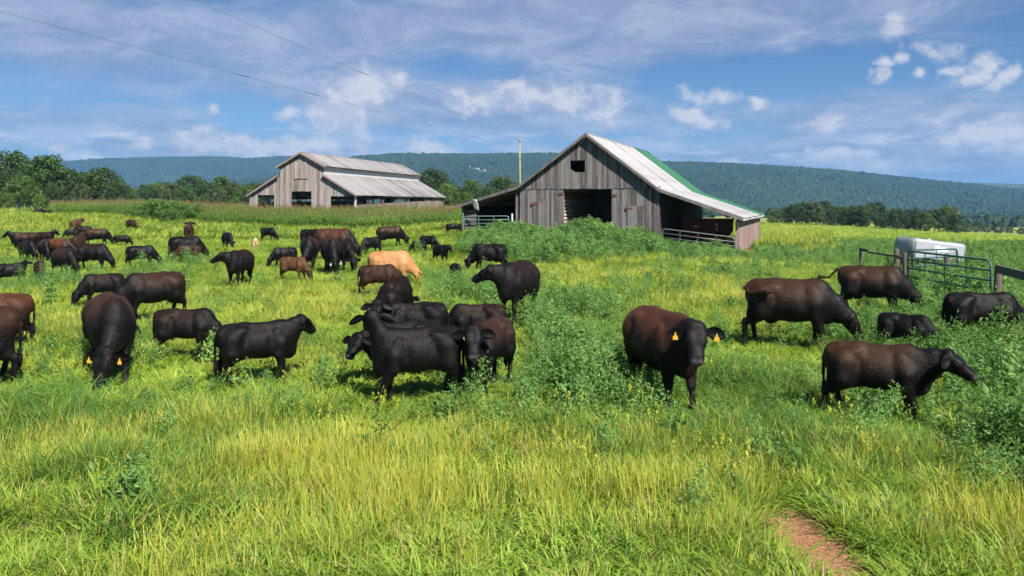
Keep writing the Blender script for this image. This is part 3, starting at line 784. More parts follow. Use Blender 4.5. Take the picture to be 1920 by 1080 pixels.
# ------------------------------------------------------------------ gates, fences, tank, pole and wires
def world_gate(name, label, group, pxa, da, pxb, db, h, nbar, nup, mat, r=.026):
    a, b = at(pxa, da), at(pxb, db)
    return gate(name, label, group, a, b, gz(*a), gz(*b), h, nbar, nup, mat, r)
world_gate('tube_gate', 'green tube gate in the weeds in front of the white tank', 'tube gates beside the tank', 1702, 23.4, 1858, 19.6, 1.42, 5, 3, MAT['gate_green'], .027)
world_gate('tube_gate', 'teal tube gate half hidden behind the front green gate', 'tube gates beside the tank', 1712, 24.6, 1795, 25.6, 1.38, 5, 1, MAT['gate_green'], .027)
def fence_post(px, d, h, label, r=.085, lean=0.):
    x, y = at(px, d); mb = MB(); mb.tube([(0, 0, -.4), (lean*.4, 0, h*.4), (lean, 0, h-.04), (lean, 0, h)], [r, r*.97, r*.9, r*.6], 9)
    o = mb.build('fence_post', MAT['post'], None, True); o.location = (x, y, gz(x, y)); tag(o, label, 'post', 'dark timber fence posts')
def fence_rail(a, za, b, zb, label, w=.06, h=.17):
    mb = MB(); p = Vector((*a, za)); q = Vector((*b, zb)); n = 4
    for i in range(n):
        u, v = i/n, (i+1)/n
    mb.bar((0, 0, 0), q-p, w, h); o = mb.build('fence_rail', MAT['post']); o.location = p; tag(o, label, 'fence rail', 'dark timber fence rails')
fence_post(1697, 23.6, 1.35, 'brown timber post at the left end of the green gate', .08)
fence_post(1868, 18.9, 1.36, 'dark leaning timber post at the right end of the green gate', .10, .06)
fence_post(1930, 16.6, 1.36, 'dark timber post cut off by the right picture edge', .10)
fence_post(1614, 33.5, .95, 'dark timber post farthest left in the weeds before the tank', .07)
fence_post(1681, 30.5, 1.12, 'dark timber post in the weeds just left of the white tank', .10)
fence_post(1776, 27.5, 1.10, 'dark timber post under the middle of the white tank', .10)
a, b = at(1868, 18.85), at(1932, 16.6); fence_rail(a, gz(*a)+1.27, b, gz(*b)+1.27, 'dark top rail running right from the leaning post', .06, .2)
a, b = at(1612, 33.5), at(1628, 33.1); fence_rail(a, zat(467, 33.5), b, zat(470, 33.1), 'short dark rail stub on the farthest left fence post', .08, .13)
a, b = at(1676, 30.6), at(1702, 23.6); fence_rail(a, zat(479, 30.6), b, zat(486, 24), 'dark rail between tank and green gate in weeds', .06, .13)
a, b = at(1628, 33.0), at(1676, 30.7); fence_rail(a, zat(473, 33.0), b, zat(480, 30.7), 'dark sagging rail mostly overgrown left of the tank', .05, .08)

def tank():
    p0 = Vector((*at(1718, 31.0), 0)); p1 = Vector((*at(1812, 31.9), 0)); d = p1-p0; Lk = d.length
    z0 = zat(446, 31.0); z1 = zat(458, 31.9)
    T = empty('feed_tank', (p0.x, p0.y, 0), math.atan2(d.y, d.x), label='pale grey sheet metal tank with rounded top behind the gates', cat='tank')
    gb = gz(p0.x, p0.y)
    top = z0; bot = top - .80; w = 1.05
    prof = [(0, bot), (0, top-.13), (.03, top-.07), (.09, top-.02), (.20, top), (w-.20, top), (w-.09, top-.02), (w-.03, top-.07), (w, top-.13), (w, bot)]
    n = len(prof); V = [(0, y, z) for y, z in prof] + [(Lk, y, z) for y, z in prof]
    F = [(i, i+n, i+n+1, i+1) for i in range(n-1)] + [(n-1, 2*n-1, n, 0), tuple(range(n-1, -1, -1))[::-1], tuple(range(n, 2*n))[::-1]]
    o = link('shell', mesh('shell', V, F, MAT['tank']), T); 
    o.modifiers.new('soft', 'BEVEL').width = .012
    # bright domed left end with its rim
    mb = MB(); ring = [(y, z) for y, z in prof]; cy_ = w/2; cz_ = (top+bot)/2
    V = []; F = []; lv = [(0, 1.), (-.05, .95), (-.10, .75), (-.13, .40), (-.14, .05)]
    for x, k in lv: V += [(x-.012, cy_+(y-cy_)*k, cz_+(z-cz_)*k) for y, z in ring]
    for i in range(len(lv)-1):
        for j in range(n): j2 = (j+1) % n; F.append((i*n+j, i*n+j2, (i+1)*n+j2, (i+1)*n+j))
    F.append(tuple((len(lv)-1)*n+j for j in range(n)))
    link('domed_end', mesh('domed_end', V, F, MAT['mirror'], True), T)
    for x in (0.02, Lk-.05):
        mb = MB(); mb.tube([(x, y-.008 if y < cy_ else y+.008, z+.008) for y, z in prof], .02, 6); mb.build('rim', MAT['tank'], T)
    for x in (Lk*.82,): 
        mb = MB(); mb.box(x-.02, x+.02, -.022, -.002, bot, top-.2); mb.build('seam', MAT['tank'], T)
    for x in (.35, .95, Lk-.3):
        for y in (.1, w-.1):
            mb = MB(); mb.box(x-.05, x+.05, y-.05, y+.05, gb-.4, bot); mb.build('leg', MAT['post'], T)
    mb = MB(); mb.tube([(Lk*.45, w*.5, top), (Lk*.45, w*.5, top+.06)], [.12, .10], 12); mb.build('lid', MAT['tank'], T)
    # white emblem: a scalloped oval and a bar
    mb = MB(); cx = Lk*.44; zc = bot+.46; V = [(cx, -.006, zc)]; m = 26
    for i in range(m):
        th = 2*math.pi*i/m; k = 1+.13*math.cos(th*5); V.append((cx+.19*k*math.cos(th), -.006, zc+.13*k*math.sin(th)))
    mb.add(V, [(0, 1+(i+1) % m, 1+i) for i in range(m)]); b = len(mb.V)
    mb.hexa([(cx+.15, -.007, zc-.09), (cx+.55, -.007, zc-.09), (cx+.55, -.003, zc-.09), (cx+.15, -.003, zc-.09), (cx+.15, -.007, zc+.075), (cx+.55, -.007, zc+.075), (cx+.55, -.003, zc+.075), (cx+.15, -.003, zc+.075)])
    mb.build('emblem', MAT['decal'], T)
    T.rotation_euler[1] = math.atan2(z0-z1, Lk); T.location.z += 0
    for ch in T.children:
        ch.location.z -= z0
    T.location.z = z0
tank()

def pole_and_wires():
    x, y = at(975, 80.); zg = gz(x, y); zt = zat(260, 80.)
    P = empty('utility_pole', (x, y, zg), 0, label='bare pale wooden utility pole rising behind the old barn', cat='utility pole')
    mb = MB(); mb.tube([(0, 0, -.5), (0, 0, (zt-zg)*.5), (-.04, 0, zt-zg)], [.13, .115, .085], 10); mb.build('shaft', MAT['pole'], P, True)
    mb = MB(); mb.tube([(0, -.12, zt-zg-.35), (0, -.12, zt-zg-.18)], .05, 8); mb.tube([(.0, -.13, zt-zg-2.1), (.22, -.13, zt-zg-2.05)], .04, 8); mb.build('insulator', MAT['galv'], P)
    e1 = Vector((x, y, zat(279, 80.))); e2 = Vector((x, y, zt-.1))
    q1 = Vector((-17.1, 25, CAM_Z+6.45)); q1b = e1 + (q1-e1)*1.35
    q2 = Vector((-12.5, 30, CAM_Z+8.2)); q2b = e2 + (q2-e2)*1.5
    for i, (a, b, sag, lab) in enumerate(((q1b, e1, .0, 'lower thin power cable crossing the sky from the left edge'), (q2b, e2, .12, 'upper thin power cable crossing the sky from the top edge'))):
        pts = [a.lerp(b, u) - Vector((0, 0, sag*4*u*(1-u))) for u in np.linspace(0, 1, 40)]
        W_ = empty('power_cable', a, 0, label=lab, cat='cable', group='power cables over the pasture')
        mb = MB(); mb.tube([p-a for p in pts], .007, 5); mb.build('strand', MAT['wire'], W_, True)
        for u in ((.42, .49, .70) if i == 0 else (.52, .74)):
            k = int(u*39); mb = MB(); mb.tube([pts[k]-a, pts[k].lerp(pts[k+1], .55)-a], .018, 6); mb.build('splice', MAT['wire'], W_, True)
pole_and_wires()
# ------------------------------------------------------------------ trees
MAT['leaf_dark'] = mat_leaf('dark foliage', (.014, .034, .008), (.058, .105, .022), (.12, .17, .036), .22, .5, .12)
MAT['leaf_mid'] = mat_leaf('green foliage', (.026, .064, .012), (.095, .165, .028), (.17, .23, .045), .28, .5, .12)
MAT['leaf_grey'] = mat_leaf('grey green foliage', (.030, .050, .020), (.090, .115, .045), (.15, .16, .07), .25, .55, .12)
def tree_proto(seed, kind, nleaf=3400, lobes=26, w=.42, z0=.22, leaf=.050, bark='bark', mat='leaf_dark', top=1.):
    """a unit-high tree: tapered trunk with limbs, and a crown of leaf clumps with gaps"""
    r = np.random.default_rng(seed); rr = random.Random(seed)
    mb = MB(); bend = [(rr.uniform(-.02, .02)*k, rr.uniform(-.02, .02)*k, z) for k, z in enumerate((-.03, .12, .28, .45, .62, .8))]
    mb.tube(bend, [.030, .023, .019, .015, .010, .004], 8)
    C = []; 
    for i in range(lobes):
        th = i*2.399 + rr.uniform(-.4, .4); u = (i+.5)/lobes
        z = z0 + (top*.95-z0)*(.08+.92*u**.9)
        env = math.sin(math.pi*min(1, max(.05, ((z-z0)/(top-z0))*.80+.14)))**.75
        rad = w*env*rr.uniform(.45, 1.0)
        c = np.array((math.cos(th)*rad, math.sin(th)*rad, z)); C.append((c, (.085+.06*rr.random())*(.8+.5*env)*(w/.42)**.5))
        if i % 3 == 0:
            zb = max(.12, z-.22-rad*.35); k = min(4, int(zb/.17)); p = Vector((bend[k][0], bend[k][1], zb))
            q = Vector(c); mid = p.lerp(q, .5) + Vector((0, 0, -.02)); mb.tube([p, mid, q], [.009, .006, .002], 5)
    trunk = mesh('trunk', mb.V, mb.F, MAT[bark], True)
    P = []; N = []; A = []
    per = nleaf//lobes
    for c, rad in C:
        d = r.normal(size=(per, 3)); d /= np.linalg.norm(d, axis=1, keepdims=True)
        k = r.uniform(.35, 1., per)**.5*(1+.25*np.sin(d[:, 0]*7+c[0]*40)*np.cos(d[:, 2]*6))
        P.append(c + d*(rad*k)[:, None]*np.array((1.15, 1.15, .85))); N.append(d + r.normal(size=(per, 3))*.55 + np.array((0, 0, .35)))
        A.append(np.clip(rr.uniform(.1, .8) + r.normal(size=per)*.16, 0, 1))
    P = np.concatenate(P); N = np.concatenate(N); A = np.concatenate(A)
    V, F = leaf_quads(P, N, leaf, .75, seed)
    me = mesh('crown', V, F, MAT[mat]); leaf_attr(me, np.repeat(A, 4))
    return trunk, me
MAT['leaf_bright'] = mat_leaf('bright bush foliage', (.045, .115, .022), (.15, .26, .05), (.22, .33, .08), .3, .5, .2)
TREES = {
    'bush':   [tree_proto(9, 'bush', 4200, 26, .60, .0, .055, mat='leaf_bright')],
    'oak':    [tree_proto(1, 'oak', 5200, 34, .42, .10, .042), tree_proto(2, 'oak', 5200, 32, .46, .07, .042)],
    'tall':   [tree_proto(3, 'tall', 4800, 30, .32, .16, .040, mat='leaf_mid'), tree_proto(4, 'tall', 4800, 28, .30, .22, .040, mat='leaf_dark')],
    'bushy':  [tree_proto(5, 'bushy', 4600, 28, .52, .02, .048, mat='leaf_mid'), tree_proto(6, 'bushy', 4600, 28, .56, .02, .048, mat='leaf_dark')],
    'grey':   [tree_proto(7, 'grey', 3600, 26, .46, .08, .046, 'bark_pale', 'leaf_grey'), tree_proto(8, 'grey', 3600, 24, .40, .14, .046, 'bark_pale', 'leaf_grey')],
}
def plant_tree(kind, v, px, d, topy, label, group, basey=None, wide=1., cat='tree', name=None):
    x, y = at(px, d); z0 = gz(x, y); h = zat(topy, d) - z0
    T = empty(name or {'oak': 'oak_tree', 'tall': 'tall_tree', 'bushy': 'bushy_tree', 'grey': 'pale_tree'}[kind], (x, y, z0), rnd.uniform(0, 6.28), label=label, cat=cat, group=group)
    T.scale = (h*wide, h*wide, h)
    tm, cm = TREES[kind][v]
    link('trunk', tm, T); link('crown', cm, T)
    return T
GL = 'trees of the wood at the left edge'
for a in [
    ('oak', 0, 26, 150, 284, 'tall dark tree topping the left wood near the picture edge', GL, None, .8),
    ('tall', 0, 86, 142, 291, 'tall bright green tree rising beside the dark left one', GL, None, 1.15),
    ('oak', 1, 50, 158, 306, 'dark tree showing between the two tall left trees', GL, None, .8),
    ('bushy', 1, -8, 128, 318, 'dark bushy tree cut by the left picture edge', GL, None, .9),
    ('bushy', 0, 42, 124, 330, 'light green bushy tree below the tall dark left tree', GL, None, .8),
    ('oak', 1, 128, 146, 317, 'rounded dark tree right of the bright tall tree', GL, None, 1.0),
    ('tall', 1, 160, 136, 322, 'dark tree with pale bare stems in the left wood', GL, None, 1.2),
    ('oak', 0, 193, 140, 315, 'high dark rounded tree near the right end of left wood', GL, None, .95),
    ('grey', 0, 150, 126, 345, 'pale leaning tree in front of the dark left wood', GL, None, .8),
    ('bushy', 1, 100, 122, 346, 'dark low bushy tree before the bright tall tree', GL, None, .8),
    ('bushy', 1, 218, 136, 338, 'dark bushy tree closing the left wood on the right', GL, None, .85),
    ('bushy', 0, 245, 150, 352, 'small yellow green tree just right of the left wood', GL, None, .7),
    ('bushy', 1, 14, 118, 362, 'lowest dark bush tree at the left picture edge', GL, None, .8),
    ('bushy', 0, 72, 118, 364, 'light green low tree at the foot of left wood', GL, None, .7)]:
    plant_tree(*a)
GM = 'trees along the back of the sorghum field'
for i, a in enumerate([
    ('bushy', 1, 276, 190, 346, 'dark low tree first in the row behind the sorghum'),
    ('bushy', 0, 298, 200, 342, 'green tree second from left behind the sorghum'),
    ('grey', 0, 322, 186, 343, 'pale thin tree left of the dark dome tree'),
    ('oak', 1, 359, 205, 329, 'dark dome shaped tree highest behind the sorghum'),
    ('bushy', 0, 345, 180, 350, 'low green tree under the dark dome tree'),
    ('bushy', 1, 391, 195, 341, 'dark green tree right of the dome shaped tree'),
    ('tall', 0, 416, 200, 331, 'slim green tree halfway from dome tree to far barn'),
    ('grey', 1, 436, 184, 342, 'greyish bare looking tree left of the far barn'),
    ('bushy', 0, 458, 182, 347, 'bright bushy tree touching the far barn on the left'),
    ('grey', 0, 402, 178, 352, 'pale bush tree low before the slim green tree'),
    ('bushy', 1, 480, 200, 343, 'dark tree partly hidden by the far barn\'s left eave')]):
    plant_tree(*a, GM)
GB = 'trees between the two barns'
for a in [
    ('oak', 1, 812, 150, 317, 'round bright tree behind the far barn\'s right end', GB, None, .95),
    ('bushy', 0, 838, 132, 344, 'low green tree right of the far barn\'s roof', GB, None, .8),
    ('bushy', 1, 858, 138, 350, 'small dark tree in the gap between the barns', GB, None, .7),
    ('tall', 0, 884, 128, 337, 'upright green tree midway between the barns', GB, None, 1.1),
    ('bushy', 0, 872, 104, 360, 'pale green bush tree at the old barn\'s left eave', GB, None, .75),
    ('oak', 0, 940, 132, 331, 'broad dark tree above the old barn\'s left roof', GB, None, 1.0),
    ('bushy', 1, 915, 120, 352, 'low dark tree left of the broad dark tree', GB, None, .8),
    ('bushy', 0, 972, 140, 345, 'green tree at the foot of the utility pole', GB, None, .8)]:
    plant_tree(*a)
GR = 'trees of the row across the right field'
row = [(1452, 392, 'bushy', 0, 'low green tree at the old barn\'s right eave'), (1474, 389, 'bushy', 1, 'dark low tree starting the right field row'), (1492, 382, 'oak', 1, 'dark tree with flat crown, second of the right field row'),
       (1511, 378, 'oak', 0, 'tall dark tree at the left of the right field row'), (1530, 380, 'grey', 1, 'grey leafless topped tree in the right field row'), (1545, 377, 'oak', 1, 'tallest dark tree left of centre in the right row'),
       (1563, 386, 'bushy', 1, 'dark filled tree beneath the tallest left one'), (1584, 387, 'bushy', 0, 'yellow green rounded tree in the right field row'), (1604, 386, 'bushy', 1, 'dark tree right of the yellow green tree'),
       (1622, 384, 'oak', 0, 'dark tree just left of the highest dome'), (1642, 379, 'oak', 1, 'highest domed tree at middle of the right row'), (1660, 393, 'bushy', 1, 'low dark tree at the right flank of the dome'),
       (1684, 391, 'oak', 0, 'small peaked tree in the dip of the right row'), (1700, 402, 'bushy', 0, 'lowest green tree in the dip of the right row'), (1714, 391, 'oak', 1, 'green rounded tree right of the dip'),
       (1733, 398, 'bushy', 0, 'bushy green tree among the last five of the row'), (1752, 392, 'tall', 1, 'slim dark tree beside the last big tree'), (1774, 386, 'oak', 1, 'last big dark tree ending the right field row'), (1792, 402, 'bushy', 1, 'low dark tree tucked under the last big tree')]
for px, ty, k, v, lab in row:
    plant_tree(k, v, px, 235 + rnd.uniform(-8, 14), ty, lab, GR, None, 1.0)
GF = 'small hazy trees at the far right'
for px, ty, d, k, v, lab in [(1815, 420, 470, 'bushy', 0, 'hazy pale tree first right of the field row'), (1834, 416, 490, 'bushy', 1, 'hazy darker tree second right of the field row'), (1852, 420, 500, 'bushy', 0, 'hazy light green tree in the far right hollow'),
                             (1872, 418, 480, 'oak', 1, 'hazy rounded tree in the far right hollow'), (1893, 424, 500, 'bushy', 1, 'hazy low tree near the right picture edge'), (1915, 427, 430, 'oak', 1, 'dark hazy tree at the right picture edge')]:
    plant_tree(k, v, px, d, ty, lab, GF, None, 1.1)
# rounded green bushes on the rise before the sorghum
GU = 'rounded bushes on the rise'
for px, d, ty, v, lab, wd in [(268, 84, 381, 0, 'bright rounded bush at the left of the bush clump', 1.3), (298, 82, 373, 1, 'tallest bush of the clump before the sorghum', 1.2), (331, 82, 377, 0, 'rounded bush just right of the tallest one in the clump', 1.2),
                              (360, 80, 383, 1, 'spreading bush at the right of the bush clump', 1.3), (318, 77, 392, 1, 'low bush in front of the bush clump', 1.4), (245, 86, 392, 0, 'low bush trailing off left of the clump', 1.5)]:
    x, y = at(px, d); z0 = gz(x, y); h = zat(ty, d)-z0
    b = empty('bush', (x, y, z0), rnd.uniform(0, 6), label=lab, cat='bush', group=GU); b.scale = (h*wd, h*wd, h)
    tm, cm = TREES['bush'][0]; link('stem', tm, b); link('foliage', cm, b)
# ------------------------------------------------------------------ cattle
def smin(a, b, k):
    h = np.clip(k - np.abs(a - b), 0, None) / k
    return np.minimum(a, b) - h*h*k*0.25

class Field:
    """a signed distance grid that soft blobs are melted into, meshed by surface nets"""
    def __init__(s, lo, hi, h):
        s.lo = np.array(lo, np.float32); s.h = h
        s.n = np.ceil((np.array(hi) - np.array(lo))/h).astype(int) + 1
        s.F = np.full(s.n, 1.0, np.float32)
        s.ax = [s.lo[i] + h*np.arange(s.n[i], dtype=np.float32) for i in range(3)]
    def _box(s, lo, hi, pad):
        a = np.clip(np.floor((np.array(lo) - pad - s.lo)/s.h).astype(int), 0, s.n)
        b = np.clip(np.ceil((np.array(hi) + pad - s.lo)/s.h).astype(int) + 1, 0, s.n)
        sl = tuple(slice(int(a[i]), int(b[i])) for i in range(3))
        X = s.ax[0][sl[0]][:, None, None]; Y = s.ax[1][sl[1]][None, :, None]; Z = s.ax[2][sl[2]][None, None, :]
        return sl, X, Y, Z
    def cone(s, a, b, ra, rb, k=.05):
        a = np.array(a, np.float32); b = np.array(b, np.float32); r = max(ra, rb)
        sl, X, Y, Z = s._box(np.minimum(a, b) - r, np.maximum(a, b) + r, k + .06)
        d = b - a; L = max(float(d @ d), 1e-8)
        t = np.clip(((X-a[0])*d[0] + (Y-a[1])*d[1] + (Z-a[2])*d[2])/L, 0, 1)
        q = np.sqrt((X-a[0]-t*d[0])**2 + (Y-a[1]-t*d[1])**2 + (Z-a[2]-t*d[2])**2) - (ra + (rb-ra)*t)
        s.F[sl] = smin(s.F[sl], q, k)
    def ell(s, c, r, k=.08, pitch=0.):
        c = np.array(c, np.float32); R = max(r)
        sl, X, Y, Z = s._box(c - R, c + R, k + .06)
        x, y, z = X-c[0], Y-c[1], Z-c[2]
        if pitch:
            x, z = x*math.cos(pitch) + z*math.sin(pitch), -x*math.sin(pitch) + z*math.cos(pitch)
        k0 = np.sqrt((x/r[0])**2 + (y/r[1])**2 + (z/r[2])**2) + 1e-6
        k1 = np.sqrt((x/r[0]**2)**2 + (y/r[1]**2)**2 + (z/r[2]**2)**2) + 1e-6
        s.F[sl] = smin(s.F[sl], (k0*(k0-1)/k1).astype(np.float32), k)
    def cut(s, c, r, k=.1):
        c = np.array(c, np.float32); R_ = max(r)
        sl, X, Y, Z = s._box(c - R_, c + R_, k + .06)
        x, y, z = X-c[0], Y-c[1], Z-c[2]
        k0 = np.sqrt((x/r[0])**2 + (y/r[1])**2 + (z/r[2])**2) + 1e-6
        k1 = np.sqrt((x/r[0]**2)**2 + (y/r[1]**2)**2 + (z/r[2]**2)**2) + 1e-6
        s.F[sl] = -smin(-s.F[sl], (k0*(k0-1)/k1).astype(np.float32), k)
    def mesh(s):
        F = s.F; n = [k-1 for k in F.shape]
        ins = F < 0
        c = [(i, j, k) for i in (0, 1) for j in (0, 1) for k in (0, 1)]
        cnt = sum(ins[i:i+n[0], j:j+n[1], k:k+n[2]].astype(np.int8) for i, j, k in c)
        act = (cnt > 0) & (cnt < 8)
        I = np.argwhere(act); idx = np.full(n, -1, np.int32); idx[act] = np.arange(len(I))
        acc = np.zeros((len(I), 3), np.float32); num = np.zeros(len(I), np.float32)
        val = {q: F[I[:, 0]+q[0], I[:, 1]+q[1], I[:, 2]+q[2]] for q in c}
        for a in c:
            for ax in range(3):
                if a[ax] == 0:
                    b = list(a); b[ax] = 1; b = tuple(b)
                    fa, fb = val[a], val[b]; m = (fa < 0) != (fb < 0)
                    t = np.where(m, fa/np.where(m, fa-fb, 1), 0)
                    p = np.tile(np.array(a, np.float32), (len(I), 1)); p[:, ax] = t
                    acc[m] += p[m]; num[m] += 1
        V = s.lo + s.h*(I + acc/num[:, None])
        quads = []
        for ax in range(3):
            u, v = (ax+1) % 3, (ax+2) % 3
            A = np.moveaxis(ins, ax, 0); m = A[:-1] != A[1:]
            sub = np.moveaxis(m, 0, ax); E = np.argwhere(sub)
            E = E[(E[:, u] > 0) & (E[:, v] > 0) & (E[:, u] < n[u]) & (E[:, v] < n[v])]
            du = np.zeros(3, int); du[u] = 1; dv = np.zeros(3, int); dv[v] = 1
            g = lambda e: idx[e[:, 0], e[:, 1], e[:, 2]]
            q = np.stack([g(E-du-dv), g(E-dv), g(E), g(E-du)], 1)
            fl = ~ins[E[:, 0], E[:, 1], E[:, 2]]
            q[fl] = q[fl][:, ::-1]
            quads.append(q)
        return V, np.concatenate(quads)

def unit(v):
    v = np.array(v, float); return v/np.linalg.norm(v)

def build_cow(vox, poll, hd, roll=0., legs=(0, 0, 0, 0), fat=1., deep=1., tail='down', udder=False, young=False):
    """cattle 1.35 m at the withers, nose to +x, standing on z = 0; returns the body mesh data and the head frame"""
    f = Field((-1.5, -.75, -.02), (1.75, .75, 1.85), vox)
    fy = fat*.95
    # trunk
    f.ell((-.60, 0, 1.04), (.36, .275*fy, .30), .1)
    f.ell((-.12, 0, .955-.02*deep), (.70, .345*fy, .375*deep), .1)
    f.ell((.10, 0, .925), (.52, .32*fy, .355*deep), .1)
    f.ell((.46, 0, .965), (.33, .25*fy, .385), .09)
    f.ell((.63, 0, .73), (.17, .13, .19), .10)
    f.cone((-.80, 0, 1.235), (-.35, 0, 1.28), .085, .075, .10); f.ell((-.66, 0, 1.16), (.27, .23*fy, .15), .07)
    f.cone((-.35, 0, 1.275), (.45, 0, 1.265), .075, .085, .14)
    f.ell((.42, 0, 1.24), (.24, .12, .12), .1)
    for sy in (1, -1):
        f.ell((-.40, sy*.20*fy, 1.21), (.10, .06, .05), .14)      # hook bones
        f.ell((-.84, sy*.10, 1.17), (.07, .06, .06), .08)         # pin bones
        f.ell((.40, sy*.215*fy, .97), (.15, .085, .27), .05, .30)    # shoulder blade
    for sy in (1, -1):
        f.cut((-.40, sy*(.36*fy+.055), 1.03), (.17, .10, .13), .09)           # hollow of the flank
        f.cut((-.52, sy*(.33*fy+.07), .66), (.12, .12, .14), .08)
        f.cut((.22, sy*(.35*fy+.075), 1.0), (.07, .10, .26), .09)             # behind the shoulder
        f.ell((-.41, sy*.205*fy, 1.225), (.085, .055, .045), .07)
    # legs: front left, front right, hind left, hind right
    feet = []
    for i, (sy, dx) in enumerate(zip((1, -1, 1, -1), legs)):
        y = sy*.155
        if i < 2:
            kn = (.47 + dx*.5, y, .42); ft = (.46 + dx, y, .12); hf = (.50 + dx, y, .035)
            f.cone((.46, sy*.17, .92), (.42 + dx*.15, y*1.05, .70), .15, .12, .07)
            f.cone((.42 + dx*.15, y*1.05, .70), kn, .115, .064, .06)
            f.ell((kn[0]+.005, y, kn[2]), (.058, .053, .07), .03)
            f.cone(kn, ft, .047, .042, .03)
        else:
            hk = (-.83 + dx*.6, y*1.08, .52); ft = (-.78 + dx, y, .13); hf = (-.73 + dx, y, .035)
            f.cone((-.58, sy*.15*fy, 1.02), (-.60 + dx*.1, y*1.12, .76), .24, .19, .08)
            f.ell((-.45+dx*.1, sy*.18*fy, .80), (.13, .08, .20), .1, .4)
            f.cone((-.71, sy*.12*fy, 1.02), (-.765 + dx*.3, y*1.0, .66), .165, .095, .06)
            f.cone((-.60 + dx*.1, y*1.12, .76), (-.70 + dx*.4, y*1.08, .59), .18, .10, .06)
            f.cone((-.70 + dx*.4, y*1.08, .59), hk, .10, .064, .05)
            f.cone((hk[0]-.015, hk[1], hk[2]+.02), hk, .05, .05, .03)
            f.cone(hk, ft, .052, .043, .03)
        f.ell(ft, (.055, .05, .05), .03)
        f.cone(ft, hf, .046, .052, .03)
        feet.append(hf)
    # head frame: x to the muzzle, y to the left, z up off the forehead
    poll = np.array(poll, float); X = unit(hd)
    up = np.array((0, 0, 1.)) if abs(X[2]) < .97 else np.array((1., 0, 0))
    Yl = unit(np.cross(up, X)); Z = np.cross(X, Yl)
    if roll:
        Yl, Z = Yl*math.cos(roll) + Z*math.sin(roll), Z*math.cos(roll) - Yl*math.sin(roll)
    hs = 1.08 if young else 1.0
    H = lambda p: poll + hs*(p[0]*X + p[1]*Yl + p[2]*Z)
    # neck: crest and throat
    a1 = np.array((.50, 0, 1.17)); a2 = np.array((.60, 0, .93)); b1 = H((-.02, 0, -.05)); b2 = H((.06, 0, -.15))
    m1 = (a1+b1)/2 + np.array((.05, 0, .035)) ; m2 = (a2+b2)/2 + np.array((.02, 0, -.01))
    m1[1] *= .75; m2[1] *= .75
    f.cone(a1, m1, .135, .105, .08); f.cone(m1, b1, .105, .092, .06)
    f.cone(a2, m2, .165, .112, .08); f.cone(m2, b2, .112, .085, .06)
    f.cone((a1+a2)/2, (m1+m2)/2, .185, .122, .08); f.cone((m1+m2)/2, (b1+b2)/2, .122, .10, .06)
    f.cone((.68, 0, .72), m2 - np.array((0, 0, .12)), .06, .05, .09)   # dewlap
    # skull: broad flat forehead, straight face, square muzzle, deep jaw
    for sy in (1, -1):
        f.cone(H((.01, sy*.055, -.07)), H((.17, sy*.055, -.065)), .098*hs, .088*hs, .04)
        f.cone(H((.12, sy*.040, -.075)), H((.36, sy*.030, -.085)), .080*hs, .066*hs, .04)
        f.cone(H((.39, sy*.042, -.095)), H((.43, sy*.036, -.105)), .068*hs, .060*hs, .03)
        f.cone(H((.09, sy*.050, -.17)), H((.30, sy*.030, -.150)), .080*hs, .050*hs, .04)
        f.cone(H((.10, sy*.095, -.02)), H((.19, sy*.085, -.035)), .042, .034, .04)     # brow
        f.ell(H((.455, sy*.046, -.085)), (.030, .030, .028), .03)                      # nostril wing
    f.cone(H((.36, -.03, -.165)), H((.40, .03, -.165)), .045, .045, .03)               # chin
    f.cone(H((-.03, -.045, -.01)), H((-.03, .045, -.01)), .062, .062, .06)             # poll
    # tail
    if tail == 'down':
        T = [(-.86, 0, 1.21), (-.955, .01, 1.05), (-.965, .02, .80), (-.95, .03, .58)]
    elif tail == 'side':
        T = [(-.86, 0, 1.21), (-.96, .12, 1.08), (-1.02, .27, .90), (-1.06, .42, .75)]
    elif tail == 'swung':
        T = [(-.86, 0, 1.22), (-.97, 0, 1.25), (-1.07, .02, 1.14), (-1.18, .04, 1.02), (-1.33, .05, 1.02)]
    elif tail == 'back':
        T = [(-.86, 0, 1.21), (-.95, -.10, 1.17), (-.85, -.27, 1.10), (-.60, -.37, 1.13)]
    for p, q, r in zip(T[:-1], T[1:], (.042, .032, .027, .025)):
        f.cone(p, q, r, r*.88, .03)
    d = np.array(T[-1]) - np.array(T[-2]); d = d/np.linalg.norm(d)
    if tail == 'down': d = np.array((0, 0, -1.))
    e = np.array(T[-1])
    f.cone(e - d*.02, e + d*.14, .036, .05, .03); f.cone(e + d*.14, e + d*.27, .05, .022, .03)
    if udder:
        f.ell((-.44, 0, .60), (.15, .13, .11), .06)
    V, Q = f.mesh()
    # nose zone for the material
    loc = (V - poll) @ np.stack([X, Yl, Z], 1) / hs
    nose = np.clip((loc[:, 0] - .418)/.03, 0, 1) * (np.abs(loc[:, 1]) < .12) * (np.abs(loc[:, 2]) < .25)
    head = np.clip((loc[:, 0] + .02)/.08, 0, 1) * (np.linalg.norm(loc - np.array((.2, 0, -.08)), axis=1) < .40)
    M = Matrix(((X[0], Yl[0], Z[0], poll[0]), (X[1], Yl[1], Z[1], poll[1]), (X[2], Yl[2], Z[2], poll[2]), (0, 0, 0, 1)))
    return V, Q, nose, head, M, hs, feet

